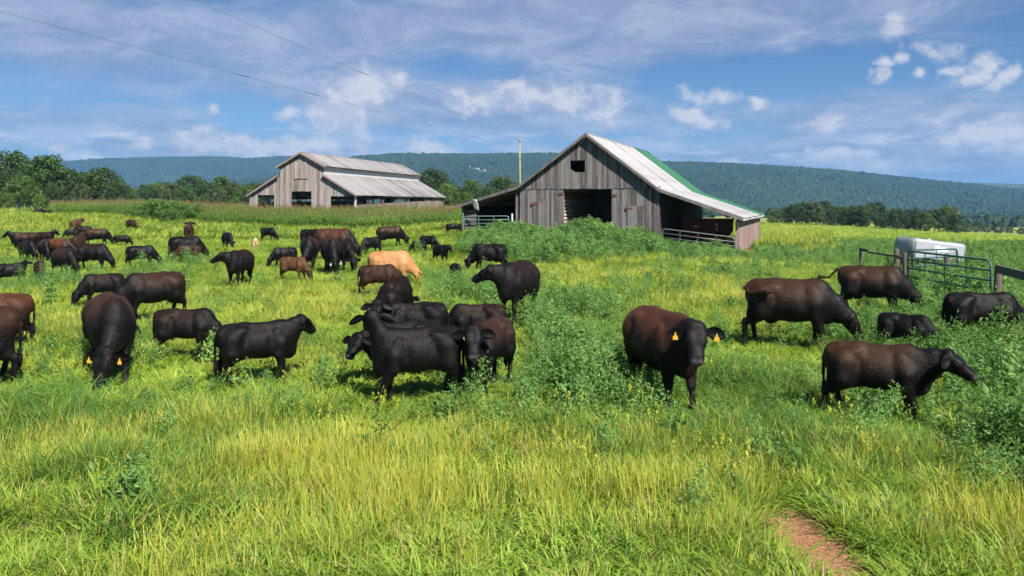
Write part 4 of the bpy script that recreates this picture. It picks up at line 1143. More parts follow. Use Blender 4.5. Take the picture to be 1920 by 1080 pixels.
POSE = {
    #          poll xyz, head direction
    'graze':   dict(poll=(1.12, 0, .68), hd=(.40, 0, -.91), legs=(.16, -.12, -.10, .12)),
    'graze_b': dict(poll=(1.06, .10, .60), hd=(.22, .22, -.94), legs=(-.16, .14, .12, -.12), udder=True),
    'graze_r': dict(poll=(1.04, -.22, .62), hd=(.30, -.30, -.89), legs=(.12, -.15, -.10, .10), tail='side', fat=1.10, deep=1.06),
    'graze_y': dict(poll=(1.06, .03, .64), hd=(.38, .10, -.92), legs=(.15, -.1, -.14, .12), fat=.82, deep=.86, young=True),
    'stand':   dict(poll=(1.02, 0, 1.42), hd=(.78, 0, -.62), legs=(.05, -.05, .05, -.08), udder=True),
    'stand_y': dict(poll=(.93, .03, 1.41), hd=(.64, .52, -.50), legs=(.07, -.06, -.05, .14), fat=.86, deep=.88, young=True),
    'low_y':   dict(poll=(1.10, .10, 1.14), hd=(.62, .52, -.66), legs=(.12, -.10, -.10, .10), fat=.84, deep=.88, young=True),
    'steer':   dict(poll=(1.12, -.04, 1.30), hd=(.82, -.16, -.52), legs=(-.05, .14, .12, -.12), fat=.84, deep=.88, young=True),
    'away_y':  dict(poll=(.78, -.20, 1.64), hd=(-.02, -.92, -.40), legs=(.30, -.03, -.05, .12), fat=.88, deep=.92, young=True),
    'look_l':  dict(poll=(.92, .26, 1.42), hd=(.14, .86, -.50), legs=(.05, -.05, .05, -.05), fat=.88, deep=.90, young=True),
    'look_r':  dict(poll=(.96, -.30, 1.30), hd=(.14, -.90, -.40), legs=(.06, -.06, .0, .05), fat=1.08, deep=1.02),
    'alert':   dict(poll=(.98, 0, 1.46), hd=(.80, 0, -.62), legs=(.05, -.05, .05, -.05), fat=.92, deep=.94, young=True),
    'front':   dict(poll=(1.06, -.06, 1.29), hd=(.56, -.28, -.78), legs=(.12, -.06, -.05, .05), fat=1.22, deep=1.06),
    'front_y': dict(poll=(1.00, .10, 1.34), hd=(.56, .24, -.79), legs=(.10, -.05, -.05, .05), fat=.86, deep=.90, young=True),
    'back_l':  dict(poll=(.80, .36, 1.42), hd=(-.25, .85, -.45), legs=(.10, -.08, -.05, .08), fat=.9, deep=.92, young=True),
    'swish':   dict(poll=(1.08, 0, .66), hd=(.45, .05, -.89), legs=(.05, -.10, -.10, .14), tail='swung', udder=True),
    'flank':   dict(poll=(1.13, 0, .72), hd=(.50, .10, -.86), legs=(-.08, .14, .0, -.18), tail='back', udder=True),
}

def ear_data(L=.30, W=.17):
    """a cupped leaf-shaped ear along +y, hollow side to +x"""
    prof = [(0, .30, .0), (.15, .62, .012), (.38, 1.0, .03), (.62, .98, .032), (.83, .70, .02), (.96, .30, .008), (1.0, .05, 0)]
    V = []; F = []
    for t, w, c in prof:
        for side in (0, 1):
            for u in (-1, -.5, 0, .5, 1):
                x = -c*1.3*(1-u*u) + (.010 if side == 0 else -.012)*(1-abs(u)**2) - .05*t*t
                V.append((x, t*L, u*w*W*.5 - .03*t*t))
    n = 5
    for i in range(len(prof)-1):
        a = i*10; b = a+10
        for j in range(4):
            F.append((a+j, a+j+1, b+j+1, b+j)); F.append((a+5+j, b+5+j, b+6+j, a+6+j))
        F.append((a, b, b+5, a+5)); F.append((a+4, a+9, b+9, b+4))
    return V, F
# ------------------------------------------------------------------ the herd
def mat_coat():
    """short cattle hair: black with the sun-bleached brown of the object colour over back and sides"""
    m, t, b = material('cattle coat')
    info = objinfo(t); o = t.node('ShaderNodeTexCoord').outputs['Object']
    x, y, z = t.xyz(o)
    n = t.noise(t.vec('ADD', o, t.comb(t.math('MULTIPLY', info.outputs['Random'], 9.))), 1.6, 4, .55)
    hair = t.noise(t.vec('MULTIPLY', o, (22., 60., 60.)), 1., 4, .7)
    amt = info.outputs['Alpha']
    zone = t.math('MULTIPLY', t.step(z, .70, 1.22), t.step(x, .90, .25))
    zone = t.math('ADD', t.math('MULTIPLY', zone, .95), t.math('MULTIPLY', t.math('SUBTRACT', n, .5), .55))
    f = t.step(t.math('ADD', t.math('ADD', zone, t.math('MULTIPLY', amt, 1.1)), -1.0), -.15, 1.05)
    hd = t.node('ShaderNodeAttribute', attribute_name='head').outputs['Fac']
    f = t.math('MULTIPLY', f, t.math('SUBTRACT', 1., t.math('MULTIPLY', hd, .85)))
    c = t.mix(f, (.0048, .0042, .0044), info.outputs['Color'])
    c = t.mix(t.step(hair, .35, .75, 0., .35), c, t.vec('MULTIPLY', c, (.55, .55, .55)))
    dust = t.math('MULTIPLY', t.step(t.noise(o, 4.5, 6, .7), .56, .76), .30)
    c = t.mix(dust, c, t.vec('ADD', t.vec('MULTIPLY', c, (1.3, 1.2, 1.1)), (.010, .008, .006)))
    nose = t.node('ShaderNodeAttribute', attribute_name='nose').outputs['Fac']
    c = t.mix(t.math('MULTIPLY', nose, .8), c, (.05, .046, .047))
    t.put(b.inputs['Base Color'], c)
    t.put(b.inputs['Roughness'], t.step(hair, .3, .7, .34, .60)); b.inputs['Specular IOR Level'].default_value = .15
    b.inputs['Sheen Weight'].default_value = .0
    big = t.noise(o, 9., 4, .6)
    bump(t, b, t.math('ADD', t.math('MULTIPLY', hair, .9), t.math('MULTIPLY', big, .35)), .40, .02)
    return m
def mat_coat_plain():
    """one colour all over, a little paler on the legs"""
    m, t, b = material('plain coat')
    info = objinfo(t); o = t.node('ShaderNodeTexCoord').outputs['Object']
    n = t.noise(o, 3., 4, .6); hair = t.noise(t.vec('MULTIPLY', o, (22., 60., 60.)), 1., 4, .7)
    c = t.mix(t.step(n, .35, .7), info.outputs['Color'], t.vec('MULTIPLY', info.outputs['Color'], (.72, .62, .55)))
    hd = t.node('ShaderNodeAttribute', attribute_name='head').outputs['Fac']
    c = t.mix(t.math('MULTIPLY', hd, t.math('SUBTRACT', 1., info.outputs['Alpha'])), c, (.012, .010, .010))
    nose = t.node('ShaderNodeAttribute', attribute_name='nose').outputs['Fac']
    c = t.mix(t.math('MULTIPLY', nose, .6), c, (.10, .07, .06))
    t.put(b.inputs['Base Color'], c); b.inputs['Roughness'].default_value = .55; b.inputs['Specular IOR Level'].default_value = .15
    bump(t, b, hair, .3, .02)
    return m
MAT['coat'] = mat_coat(); MAT['coat_plain'] = mat_coat_plain()
MAT['eye'] = mat_plain('wet dark eye', (.012, .009, .008), .08, 0, .1)
MAT['hoof'] = mat_plain('hoof horn', (.035, .03, .027), .6, 0, .3)
MAT['tag'] = mat_plain('yellow plastic', (.62, .33, .03), .45, 0, .04)
MAT['tag_white'] = mat_plain('white plastic', (.8, .78, .74), .45, 0, .04)
MAT['muzzle'] = mat_plain('pale muzzle', (.50, .40, .36), .5, 0, .1)
EAR_V, EAR_F = ear_data()
EAR = {sy: mesh('ear', [(x, y*sy, z) for x, y, z in EAR_V], EAR_F, MAT['coat'], True) for sy in (1, -1)}
def sphere(name, r, mat, sc=(1, 1, 1), sub=2):
    bm = bmesh.new(); bmesh.ops.create_icosphere(bm, subdivisions=sub, radius=r); me = bpy.data.meshes.new(name); bm.to_mesh(me); bm.free()
    for v in me.vertices: v.co = Vector((v.co.x*sc[0], v.co.y*sc[1], v.co.z*sc[2]))
    me.materials.append(mat); me.polygons.foreach_set('use_smooth', [True]*len(me.polygons)); return me
EYE = sphere('eye', .024, MAT['eye'])
NOSTRIL = sphere('nostril', .016, MAT['eye'], (.7, 1.2, .8), 1)
def hoof_mesh():
    mb = MB()
    for sy in (1, -1):
        P0 = [(-.055, .006*sy, .0), (.075, .010*sy, 0), (.06, .055*sy, 0), (-.05, .052*sy, 0)]; P1 = [(-.05, .006*sy, .075), (.025, .008*sy, .085), (.02, .045*sy, .08), (-.045, .045*sy, .07)]
        if sy < 0: P0 = P0[::-1]; P1 = P1[::-1]
        mb.hexa(P0+P1)
    return mesh('hoof', mb.V, mb.F, MAT['hoof'])
HOOF = hoof_mesh()
def tag_mesh(mat):
    """bottle-shaped ear tag with a narrow neck and a button"""
    out = [(-.011, 0), (.011, 0), (.012, -.035), (.022, -.048), (.040, -.062), (.042, -.115), (-.042, -.115), (-.040, -.062), (-.022, -.048), (-.012, -.035)]
    n = len(out); V = [(.003, y, z) for y, z in out] + [(-.003, y, z) for y, z in out]
    F = [tuple(range(n)), tuple(range(2*n-1, n-1, -1))] + [(i, i+n, (i+1) % n+n, (i+1) % n) for i in range(n)]
    return mesh('ear_tag', V, F, mat)
TAG = tag_mesh(MAT['tag']); TAGW = tag_mesh(MAT['tag_white'])
def hair_mesh(V, Q, nose, head, n=22000, seed=5):
    """short lying hair all over the hide, one sliver per tuft, combed back and down"""
    r = np.random.default_rng(seed)
    a, b, c, d = (V[Q[:, k]] for k in range(4))
    N = np.cross(c-a, d-b); A = np.linalg.norm(N, axis=1); N = N/np.maximum(A, 1e-9)[:, None]
    i = r.choice(len(Q), n, p=A/A.sum()); u, v = r.random((2, n, 1))
    P = (a[i]*(1-u)+b[i]*u)*(1-v) + (d[i]*(1-u)+c[i]*u)*v
    N = N[i]; D = np.array((-.75, 0, -.65)) + r.normal(size=(n, 3))*.28
    D -= (D*N).sum(1, keepdims=True)*N; D /= np.maximum(np.linalg.norm(D, axis=1, keepdims=True), 1e-6)
    D = D + N*r.uniform(.10, .42, (n, 1)); S_ = np.cross(D, N); S_ /= np.maximum(np.linalg.norm(S_, axis=1, keepdims=True), 1e-6)
    hd = head[Q[i, 0]]; no = nose[Q[i, 0]]; L = r.uniform(.020, .042, (n, 1))*(1-.5*hd[:, None]); k = no < .3
    W = r.uniform(.0035, .007, (n, 1))
    H = np.stack([P - S_*W - N*.002, P + S_*W - N*.002, P + D*L], 1)[k].reshape(-1, 3)
    me = mesh('hair', H, np.arange(len(H)).reshape(-1, 3), MAT['coat'], False)
    leaf_attr(me, np.repeat(no[k], 3), 'nose'); leaf_attr(me, np.repeat(hd[k], 3), 'head')
    return me
_pose = {}
def pose_data(key):
    if key not in _pose:
        p = dict(POSE[key]); V, Q, nose, head, M, hs, feet = build_cow(.026, **p)
        me = mesh('body', V.astype(float), Q.tolist(), MAT['coat'], True)
        leaf_attr(me, nose, 'nose'); leaf_attr(me, head, 'head')
        _pose[key] = (me, M, hs, feet, (V, Q, nose, head))
    return _pose[key]
def tone(o, mat, col):
    o.color = col
    for i in range(len(o.material_slots)):
        o.material_slots[i].link = 'OBJECT'; o.material_slots[i].material = MAT[mat]
COATS = {'black': ('coat', (.014, .010, .009, .20)), 'soot': ('coat', (.022, .011, .007, .55)), 'brownback': ('coat', (.038, .018, .010, .70)), 'red': ('coat', (.066, .026, .013, .95)),
         'rust': ('coat', (.046, .021, .011, .74)), 'choc': ('coat_plain', (.034, .016, .009, .55)), 'fawn': ('coat_plain', (.090, .045, .021, .45)), 'tan': ('coat_plain', (.46, .245, .105, 1.)), 'cream': ('coat_plain', (.50, .36, .22, 1.)),
         'steer': ('coat', (.046, .022, .011, .72)), 'dun': ('coat_plain', (.026, .015, .010, .3))}
COWS = []; _hair = {}
def cattle(px, py, hpx, face, pose, coat, label, cat='cow', tags=0, detail=None, muzzle=False, grass=.07):
    """stand one animal on the ground under a photo pixel; hpx is its height at the back in photo pixels, face its apparent heading"""
    py = py + grass*hpx; hpx = hpx*(1+grass)
    x, y = ray_ground(px, py); COWS.append((x, y, hpx*y/FPX)); d = y; sc = hpx*d/FPX/1.36
    az = math.degrees(math.atan2(x, y)); me, M, hs, feet, raw = pose_data(pose)
    name = 'calf' if cat == 'calf' else 'cow'
    C = empty(name, (x, y, gz(x, y)), R(face-az), label=label, cat=cat, group='cattle of the herd in the pasture')
    C.scale = (sc*.93, sc*.95, sc)
    # stand along the slope
    f = C.rotation_euler[2]; dz = gz(x+math.cos(f)*.7*sc, y+math.sin(f)*.7*sc) - gz(x-math.cos(f)*.7*sc, y-math.sin(f)*.7*sc)
    C.rotation_euler[1] = -math.atan2(dz, 1.4*sc)
    mt, col = COATS[coat]
    b = link('body', me, C); tone(b, mt, col)
    big = hpx > 70 if detail is None else detail
    if hpx > 46:
        if pose not in _hair: _hair[pose] = hair_mesh(*raw)
        hr = link('hair', _hair[pose], C); tone(hr, mt, col); hr['kind'] = 'stuff'
    for sy in (1, -1):
        e = link('ear', EAR[sy], C, None, M @ Matrix.Translation((.03*hs, sy*.115*hs, -.045*hs)) @ Matrix.Rotation(sy*R(-10), 4, 'X') @ Matrix.Rotation(R(-55), 4, 'Y') @ Matrix.Scale(hs, 4))
        tone(e, mt, col if coat in ('tan', 'cream') else (.012, .011, .011, 0) if mt == 'coat' else tuple(c*.4 for c in col[:3])+(1,))
        if tags and (tags == 2 or sy == tags*-1 or tags == 3):
            w = 'TAG' if tags < 3 else 'TAGW'
            g = link('ear_tag', TAG if tags < 3 else TAGW, C)
            p = C.matrix_world if False else None
            q = M @ Vector((.050*hs, sy*.275*hs, -.055*hs))
            g.matrix_local = Matrix.Translation(q) @ Matrix.Rotation(math.atan2(M[1][0], M[0][0]), 4, 'Z') @ Matrix.Scale(.82, 4)
    if big:
        for sy in (1, -1):
            link('eye', EYE, C, None, M @ Matrix.Translation((.165*hs, sy*.133*hs, -.062*hs)))
            link('nostril', NOSTRIL, C, None, M @ Matrix.Translation((.487*hs, sy*.046*hs, -.085*hs)))
        for i, h in enumerate(feet):
            link('hoof', HOOF, C, None, Matrix.Translation((h[0]-.01, h[1], 0)))
    if muzzle:
        link('muzzle', sphere('muzzle', .085, MAT['muzzle'], (.45, 1.0, .72)), C, None, M @ Matrix.Translation((.465*hs, 0, -.105*hs)))
    return C
HERD = [
    # px, feet row, height, facing, pose, coat, label, category, tags
    (1246, 752, 168, -63, 'front', 'red', 'big reddish cow facing the camera with two yellow ear tags', 'cow', 2),
    (1488, 648, 124, -4, 'flank', 'rust', 'brown cow grazing with its tail curled over its hip', 'cow', 0),
    (1640, 592, 92, -4, 'swish', 'rust', 'brown cow with tail swung out, grazing before the gate', 'cow', 0),
    (1650, 786, 140, -3, 'steer', 'steer', 'dark brown steer standing in profile at lower right', 'steer', 0),
    (1702, 668, 78, -22, 'graze_y', 'black', 'black calf with head hidden behind the standing steer', 'calf', 0),
    (1846, 650, 100, 20, 'graze_y', 'black', 'black calf grazing in weeds at the right edge', 'calf', 0),
    (778, 750, 134, 194, 'away_y', 'black', 'black yearling in front, its head turned away from the camera', 'cow', 0),
    (752, 712, 108, 200, 'low_y', 'black', 'black yearling peering out low behind the front one', 'cow', 0),
    (772, 664, 96, 184, 'look_l', 'black', 'black cow with pale muzzle looking over at the camera', 'cow', 0, None, True),
    (915, 728, 126, -112, 'front_y', 'brownback', 'brown calf staring at the camera beside the black yearling', 'calf', 0),
    (890, 655, 84, 186, 'graze_y', 'soot', 'dark brown cow grazing left behind the staring calf', 'cow', 0),
    (968, 596, 104, -112, 'look_r', 'soot', 'dark cow looking left with one yellow ear tag', 'cow', 1),
    (488, 716, 112, 4, 'stand_y', 'black', 'glossy black yearling standing in profile facing right', 'cow', 0),
    (352, 672, 92, -24, 'graze_y', 'soot', 'black yearling grazing with brown rump left of the glossy one', 'cow', 0),
    (208, 704, 148, -84, 'graze_r', 'rust', 'large brown cow grazing head on with yellow ear tags', 'cow', 2),
    (284, 600, 88, 202, 'graze', 'brownback', 'large black and brown cow grazing behind the tagged grazer', 'cow', 0),
    (190, 572, 58, 196, 'graze_y', 'soot', 'small dark cow grazing left above the tagged grazer', 'cow', 0),
    (-86, 728, 148, 172, 'graze', 'rust', 'reddish brown cow cut by the left edge, rear showing', 'cow', 0),
    (-18, 652, 98, 186, 'graze_b', 'red', 'rusty brown cow behind the nearest one at left edge', 'cow', 0),
    (735, 534, 62, -5, 'graze_b', 'tan', 'tan orange cow grazing among the dark herd', 'cow', 0),
    (712, 553, 56, -3, 'graze_y', 'choc', 'chocolate calf standing in front of the tan cow', 'calf', 0),
    (747, 600, 78, 70, 'graze', 'soot', 'dark cow seen from behind right of the chocolate calf', 'cow', 0),
    (725, 616, 76, 100, 'graze_y', 'soot', 'dark cow seen from behind just above the pale muzzled one', 'cow', 0),
    (915, 508, 50, 183, 'graze_b', 'black', 'black cow grazing left near the barn\'s weeds', 'cow', 0),
    (855, 528, 34, -75, 'graze_y', 'black', 'dark calf in weeds at the head of the black cow', 'calf', 0),
    (827, 492, 33, -55, 'front_y', 'black', 'black calf standing alone right of the leafy weeds', 'calf', 0),
    (804, 470, 28, -30, 'graze_y', 'black', 'black calf just behind the one standing alone', 'calf', 0),
    (785, 474, 22, 182, 'graze_y', 'black', 'dark calf mostly sunk in weeds right of tan cow', 'calf', 0),
    (734, 462, 38, 0, 'graze_b', 'rust', 'brown cow grazing right below the sorghum edge', 'cow', 0),
    (695, 478, 33, 225, 'graze_y', 'black', 'black calf right above the tan cow\'s rump', 'calf', 0),
    (850, 438, 19, 10, 'graze_y', 'black', 'tiny black calf at the old barn\'s left corner', 'calf', 0),
    (630, 486, 57, -25, 'graze_b', 'red', 'red backed cow behind the pair grazing head on', 'cow', 0),
    (643, 508, 54, -62, 'graze', 'soot', 'dark cow right of the white tagged grazer', 'cow', 0),
    (622, 511, 64, -86, 'graze_b', 'rust', 'brown shouldered cow grazing head on with a white tag', 'cow', 3),
    (580, 505, 60, -92, 'graze_r', 'brownback', 'dark cow grazing head on left of the white tagged one', 'cow', 0),
    (584, 466, 36, -40, 'graze_y', 'black', 'black cow half hidden behind the head on grazer', 'cow', 0),
    (552, 526, 44, -33, 'graze_y', 'fawn', 'light brown calf grazing near the middle left', 'calf', 0),
    (532, 500, 36, 197, 'graze_y', 'black', 'black calf grazing left behind the light brown calf', 'calf', 0),
    (448, 534, 64, -112, 'look_r', 'soot', 'dark cow standing with its head turned left alone', 'cow', 0),
    (504, 452, 25, -38, 'graze_y', 'black', 'black calf at the sorghum edge above the cream calf', 'calf', 0),
    (479, 466, 20, 88, 'graze_y', 'cream', 'small cream coloured calf seen from behind', 'calf', 0),
    (427, 465, 29, -72, 'graze_y', 'black', 'dark calf grazing alone left of the cream calf', 'calf', 0),
    (355, 452, 32, 86, 'alert', 'choc', 'brown cow seen from behind with its head raised', 'cow', 0),
    (350, 489, 45, -7, 'graze_b', 'black', 'large black cow grazing right with a calf at its side', 'cow', 0),
    (352, 493, 33, 176, 'graze_y', 'choc', 'brown calf against the flank of the large black cow', 'calf', 0),
    (266, 500, 39, -5, 'graze_b', 'black', 'black cow grazing behind a broad leafy weed', 'cow', 0),
    (247, 434, 22, -58, 'graze_y', 'choc', 'brown calf alone on the rise below the bushes', 'calf', 0),
    (176, 506, 48, -36, 'graze_b', 'soot', 'dark cow grazing to the right of the left group', 'cow', 0),
    (147, 484, 42, 78, 'alert', 'choc', 'brown cow standing behind the right hand grazer of the group', 'cow', 0),
    (122, 518, 52, -66, 'graze_b', 'brownback', 'dark cow grazing toward us at front of the left group', 'cow', 0),
    (112, 490, 42, -35, 'graze', 'red', 'red backed cow in the middle of the left group', 'cow', 0),
    (85, 490, 40, -84, 'graze_b', 'rust', 'brown cow grazing head on in the left group', 'cow', 0),
    (53, 490, 38, -70, 'graze_b', 'soot', 'dark cow grazing below the black headed cow at left', 'cow', 0),
    (44, 470, 34, 172, 'stand', 'brownback', 'black headed cow with brown rump striding left', 'cow', 0),
    (83, 464, 29, 28, 'alert', 'soot', 'dark cow with raised head at the back of the left group', 'cow', 0),
    (75, 525, 37, -88, 'graze_y', 'dun', 'small dark calf in front of the left group', 'calf', 0),
    (20, 536, 42, 8, 'back_l', 'black', 'black yearling turning its head back at the left edge', 'cow', 0),
    (184, 460, 31, -3, 'graze_b', 'rust', 'brown backed cow grazing right behind the left group', 'cow', 0),
    (230, 462, 21, -10, 'graze_y', 'black', 'black calf nose to nose right of the brown backed cow', 'calf', 0),
    (158, 447, 23, -5, 'graze_b', 'black', 'black cow behind the brown backed cow', 'cow', 0),
    (143, 434, 22, 58, 'alert', 'fawn', 'light brown cow highest on the slope at left', 'cow', 0),
    (134, 449, 19, 172, 'graze_y', 'black', 'black calf left of the far black cow', 'calf', 0),
    (72, 403, 12, 185, 'graze_y', 'black', 'far black cow on the hilltop at left, left one of two', 'cow', 0),
    (89, 404, 11, 5, 'graze_y', 'black', 'far black cow on the hilltop at left, right one of two', 'cow', 0),
]
for h in HERD: cattle(*h)
# ------------------------------------------------------------------ grass, weeds, sorghum
def blades(r, n, rad, h0, h1, w, lean, curl, seg=3, up=0.):
    """n tapering blades growing out of a tuft; returns vertices, faces, leaf tone per vertex"""
    V = []; F = []; A = []
    for i in range(n):
        a = r.uniform(0, 6.283); q = rad*math.sqrt(r.random()); x, y = q*math.cos(a), q*math.sin(a)
        da = a + r.normal()*.9; h = r.uniform(h0, h1); ln = lean*r.uniform(.3, 1.3); cu = curl*r.uniform(.4, 1.5)
        dx, dy = math.cos(da), math.sin(da); sx, sy = -dy, dx
        tw = r.uniform(-.5, .5); sx, sy = sx*math.cos(tw)-sy*math.sin(tw), sx*math.sin(tw)+sy*math.cos(tw)
        b = len(V); t_ = r.random(); ww = w*r.uniform(.6, 1.25)
        for k in range(seg+1):
            u = k/seg; o = ln*h*u + cu*h*u*u; z = h*u*(1 - .45*cu*u*u)
            px, py = x+dx*o, y+dy*o; k_ = ww*.5*(1-u**1.6)*(1 if k else .7)
            if k < seg: V += [(px-sx*k_, py-sy*k_, z), (px+sx*k_, py+sy*k_, z)]; A += [t_, t_]
            else: V.append((px, py, z)); A.append(t_)
        for k in range(seg-1): F.append((b+2*k, b+2*k+1, b+2*k+3, b+2*k+2))
        F.append((b+2*seg-2, b+2*seg-1, b+2*seg))
    return V, F, A
def blade_proto(name, i, mat, *args):
    r = np.random.default_rng(100+i*7+len(name)); V, F, A = blades(r, *args)
    me = mesh(name, V, F, mat, True); leaf_attr(me, A); return proto(me, name, i)
MAT['grass'] = mat_leaf('meadow grass', (.120, .225, .024), (.35, .48, .058), (.50, .55, .095), .38, .55, .30, dry=(.42, .34, .15))
MAT['grass_deep'] = mat_leaf('deep green grass', (.045, .130, .022), (.15, .28, .050), (.25, .36, .065), .38, .5, .30)
MAT['grass_yellow'] = mat_leaf('yellow stems', (.30, .36, .038), (.54, .54, .08), (.64, .57, .15), .35, .5, .30, dry=(.48, .36, .16))
MAT['straw'] = mat_leaf('straw', (.26, .17, .08), (.42, .32, .16), (.50, .42, .24), .2, .6, .30)
MAT['weed'] = mat_leaf('mint green weed', (.095, .215, .050), (.24, .41, .105), (.36, .50, .16), .35, .55, .30)
MAT['weed_dark'] = mat_leaf('dark weed', (.050, .130, .028), (.14, .26, .055), (.22, .33, .08), .3, .5, .30)
MAT['sorghum'] = mat_leaf('sorghum leaf', (.065, .150, .024), (.20, .31, .050), (.33, .38, .07), .3, .5, .12)
MAT['seed'] = mat_leaf('sorghum seed head', (.12, .075, .035), (.26, .175, .08), (.34, .25, .12), .1, .8, .12)
MAT['flower'] = mat_plain('small white flower', (.75, .74, .66), .7)

def weed_mesh(seed, h, nb, leaf, mat, spread=.5, nl=9, flowers=False):
    """an upright weed: central stem, side branches, many small leaves"""
    r = np.random.default_rng(seed); mb = MB(); P = []; N = []; SZ = []
    mb.tube([(0, 0, -.05), (r.normal()*.02, r.normal()*.02, h*.5), (r.normal()*.05, r.normal()*.05, h)], [.008, .006, .002], 4, False)
    for i in range(nb):
        u = .12 + .86*(i+.5)/nb; a = i*2.399 + r.uniform(-.3, .3); L = h*spread*(1.05-u)*r.uniform(.7, 1.2)+.06
        p0 = np.array((0, 0, h*u*.92)); d = np.array((math.cos(a), math.sin(a), .75)); p1 = p0 + d*L*.8
        mb.tube([tuple(p0), tuple(p1)], [.004, .0015], 3, False)
        t = r.uniform(.15, 1.08, nl); q = p0 + d*(L*.8*t)[:, None] + r.normal(size=(nl, 3))*leaf*.55
        P.append(q); N.append(r.normal(size=(nl, 3))*.6 + np.array((0, 0, .8)) + np.array((math.cos(a), math.sin(a), 0))*.4); SZ.append(np.full(nl, leaf)*(1.15-.5*u))
    P = np.concatenate(P); N = np.concatenate(N); V, F = leaf_quads(P, N, np.concatenate(SZ), .42, seed)
    A = np.repeat(np.clip(r.normal(.45, .22, len(P)), 0, .89), 4); b = len(V)
    V = np.concatenate([V, np.array(mb.V)]); F = F.tolist() + [tuple(i+b for i in f) for f in mb.F]
    me = mesh('weed', V, F, None); me.materials.append(mat); leaf_attr(me, np.concatenate([A, np.full(len(mb.V), .5)]))
    return me
def field_points(n, d0, d1, pad=90, power=1.):
    """random ground points in the wedge the camera sees, between two distances"""
    d = np.sqrt(rng.uniform(d0*d0, d1*d1, n)) if power == 1. else d0*(d1/d0)**rng.random(n)
    px = rng.uniform(-pad, 1920+pad, n)
    px = px + np.where(px < 960, -1, 1)*rng.uniform(0, 1, n)*np.clip(30/d, 0, 3)*30
    X = (px-960)/FPX*d
    return X, d
def blob(X, Y, px, py, rx, ry):
    """soft patch round the ground point under a photo pixel, radii in metres"""
    x, y = ray_ground(px, py)
    a = math.atan2(x, y); dx, dy = X-x, Y-y
    u = dx*math.cos(a)-dy*math.sin(a); v = dx*math.sin(a)+dy*math.cos(a)
    return np.exp(-(u/rx)**2 - (v/ry)**2)
def patches(X, Y, L): return np.clip(sum(k*blob(X, Y, px, py, rx, ry) for px, py, rx, ry, k in L), 0, 1.3)
YELLOW = [(600, 880, 1.0, .7, 1), (1060, 960, 1.5, .9, .8), (700, 960, 1.1, .8, .7), (1360, 940, .9, .5, .7), (1880, 1000, .5, .6, 1), (1720, 880, 1.2, .8, .4), (60, 860, 1.1, .8, .35), (400, 820, 1.5, 1., .45),
          (1370, 560, 2.2, 3.0, 1), (1150, 520, 2.2, 2.5, .7), (640, 560, 2.2, 2.2, .45), (560, 545, 2.2, 2.5, .4), (900, 840, 1.2, .8, .3), (1560, 470, 3, 6, .9), (1310, 490, 2, 4, .7), (540, 600, 1.6, 1.6, .6), (300, 560, 1.5, 2, .4), (1520, 440, 5, 14, .9)]
DEEP = [(1500, 800, 1.8, 1.3, 1), (1350, 720, 1.6, 1.4, 1), (1180, 840, 1.0, .7, .8), (1700, 840, 1.2, .9, .7), (160, 640, 1.8, 2.0, .9), (330, 800, 1.4, .8, .6), (60, 760, 1.3, 1.0, .7), (150, 900, .5, .35, .7), (300, 985, .5, .3, .6), (450, 880, .7, .5, .5), (1240, 760, 1.2, 1., .7), (1480, 980, .8, .4, .5), (560, 760, 1.4, 1.2, .4)]
WEED = [(1040, 700, 1.3, 1.5, 1.2), (1000, 620, 1.4, 1.8, .9), (1080, 590, 1.3, 2.0, .8), (1100, 760, .8, .7, .9), (880, 800, .5, .35, .5), (1870, 740, 1.3, 1.8, 1.3), (1900, 900, .6, .9, 1.0), (1760, 700, .6, .8, .6), (1890, 840, .8, .8, 1.0), (1890, 640, 1.2, 2., 1.3), (1780, 840, .9, .7, .8), (1750, 590, 2., 2., .8), (1640, 640, 1., 1.2, .5), (1840, 900, .7, .6, .5),
        (40, 545, 1.6, 2.2, .9), (270, 525, 1.6, 2.0, .8), (350, 500, 1.6, 2.5, .7), (740, 470, 2.5, 4, .8), (880, 560, 1.6, 2., .8), (960, 560, 1.4, 2., .7), (820, 530, 2., 2.5, .5), (1480, 480, 3., 4., .9), (1650, 500, 3, 3., .9), (1840, 520, 3., 3., 1.2), (1810, 560, 2.2, 1.6, 1.2),
        (1240, 560, 1.5, 2., .5), (1370, 520, 2, 2., .6), (20, 500, 2, 3, .6), (470, 430, 5, 6, .4), (230, 960, .25, .2, .6), (430, 975, .25, .2, .6), (250, 690, .8, .6, .8), (620, 730, .5, .4, .4)]
bare_x, bare_y = ray_ground(1528, 1035)
def clear(X, Y):
    """keep plants off the barns and the bare patch"""
    k = ((X-bare_x)/.52)**2 + ((Y-bare_y)/1.15)**2 + (fnoise(X, Y, .5, 77)-.5)*1.5 > .9
    th = R(22.); ox, oy = at(975, 52.); s = (X-ox)*math.cos(th) - (Y-oy)*math.sin(th); t = (X-ox)*math.sin(th) + (Y-oy)*math.cos(th)
    k &= ~((s > -4.6) & (s < 14.8) & (t > -.25) & (t < 20.2))
    th = R(14.8); ox, oy = at(566, 90.); s = (X-ox)*math.cos(th) - (Y-oy)*math.sin(th); t = (X-ox)*math.sin(th) + (Y-oy)*math.cos(th)
    return k & ~((abs(s) < 7.3) & (t > -.1) & (t < 30.5))
def turns(n, lean=.22):
    a = np.zeros((n, 3)); a[:, 0] = rng.normal(0, lean, n); a[:, 1] = rng.normal(0, lean, n); a[:, 2] = rng.uniform(0, 6.283, n); return a
def spread(name, X, Y, protos, sizes, pick, lean=.2, sink=.02):
    Z = ground(X, Y) - sink
    return scatter(name, np.stack([X, Y, Z], 1), turns(len(X), lean), sizes, pick, protos)

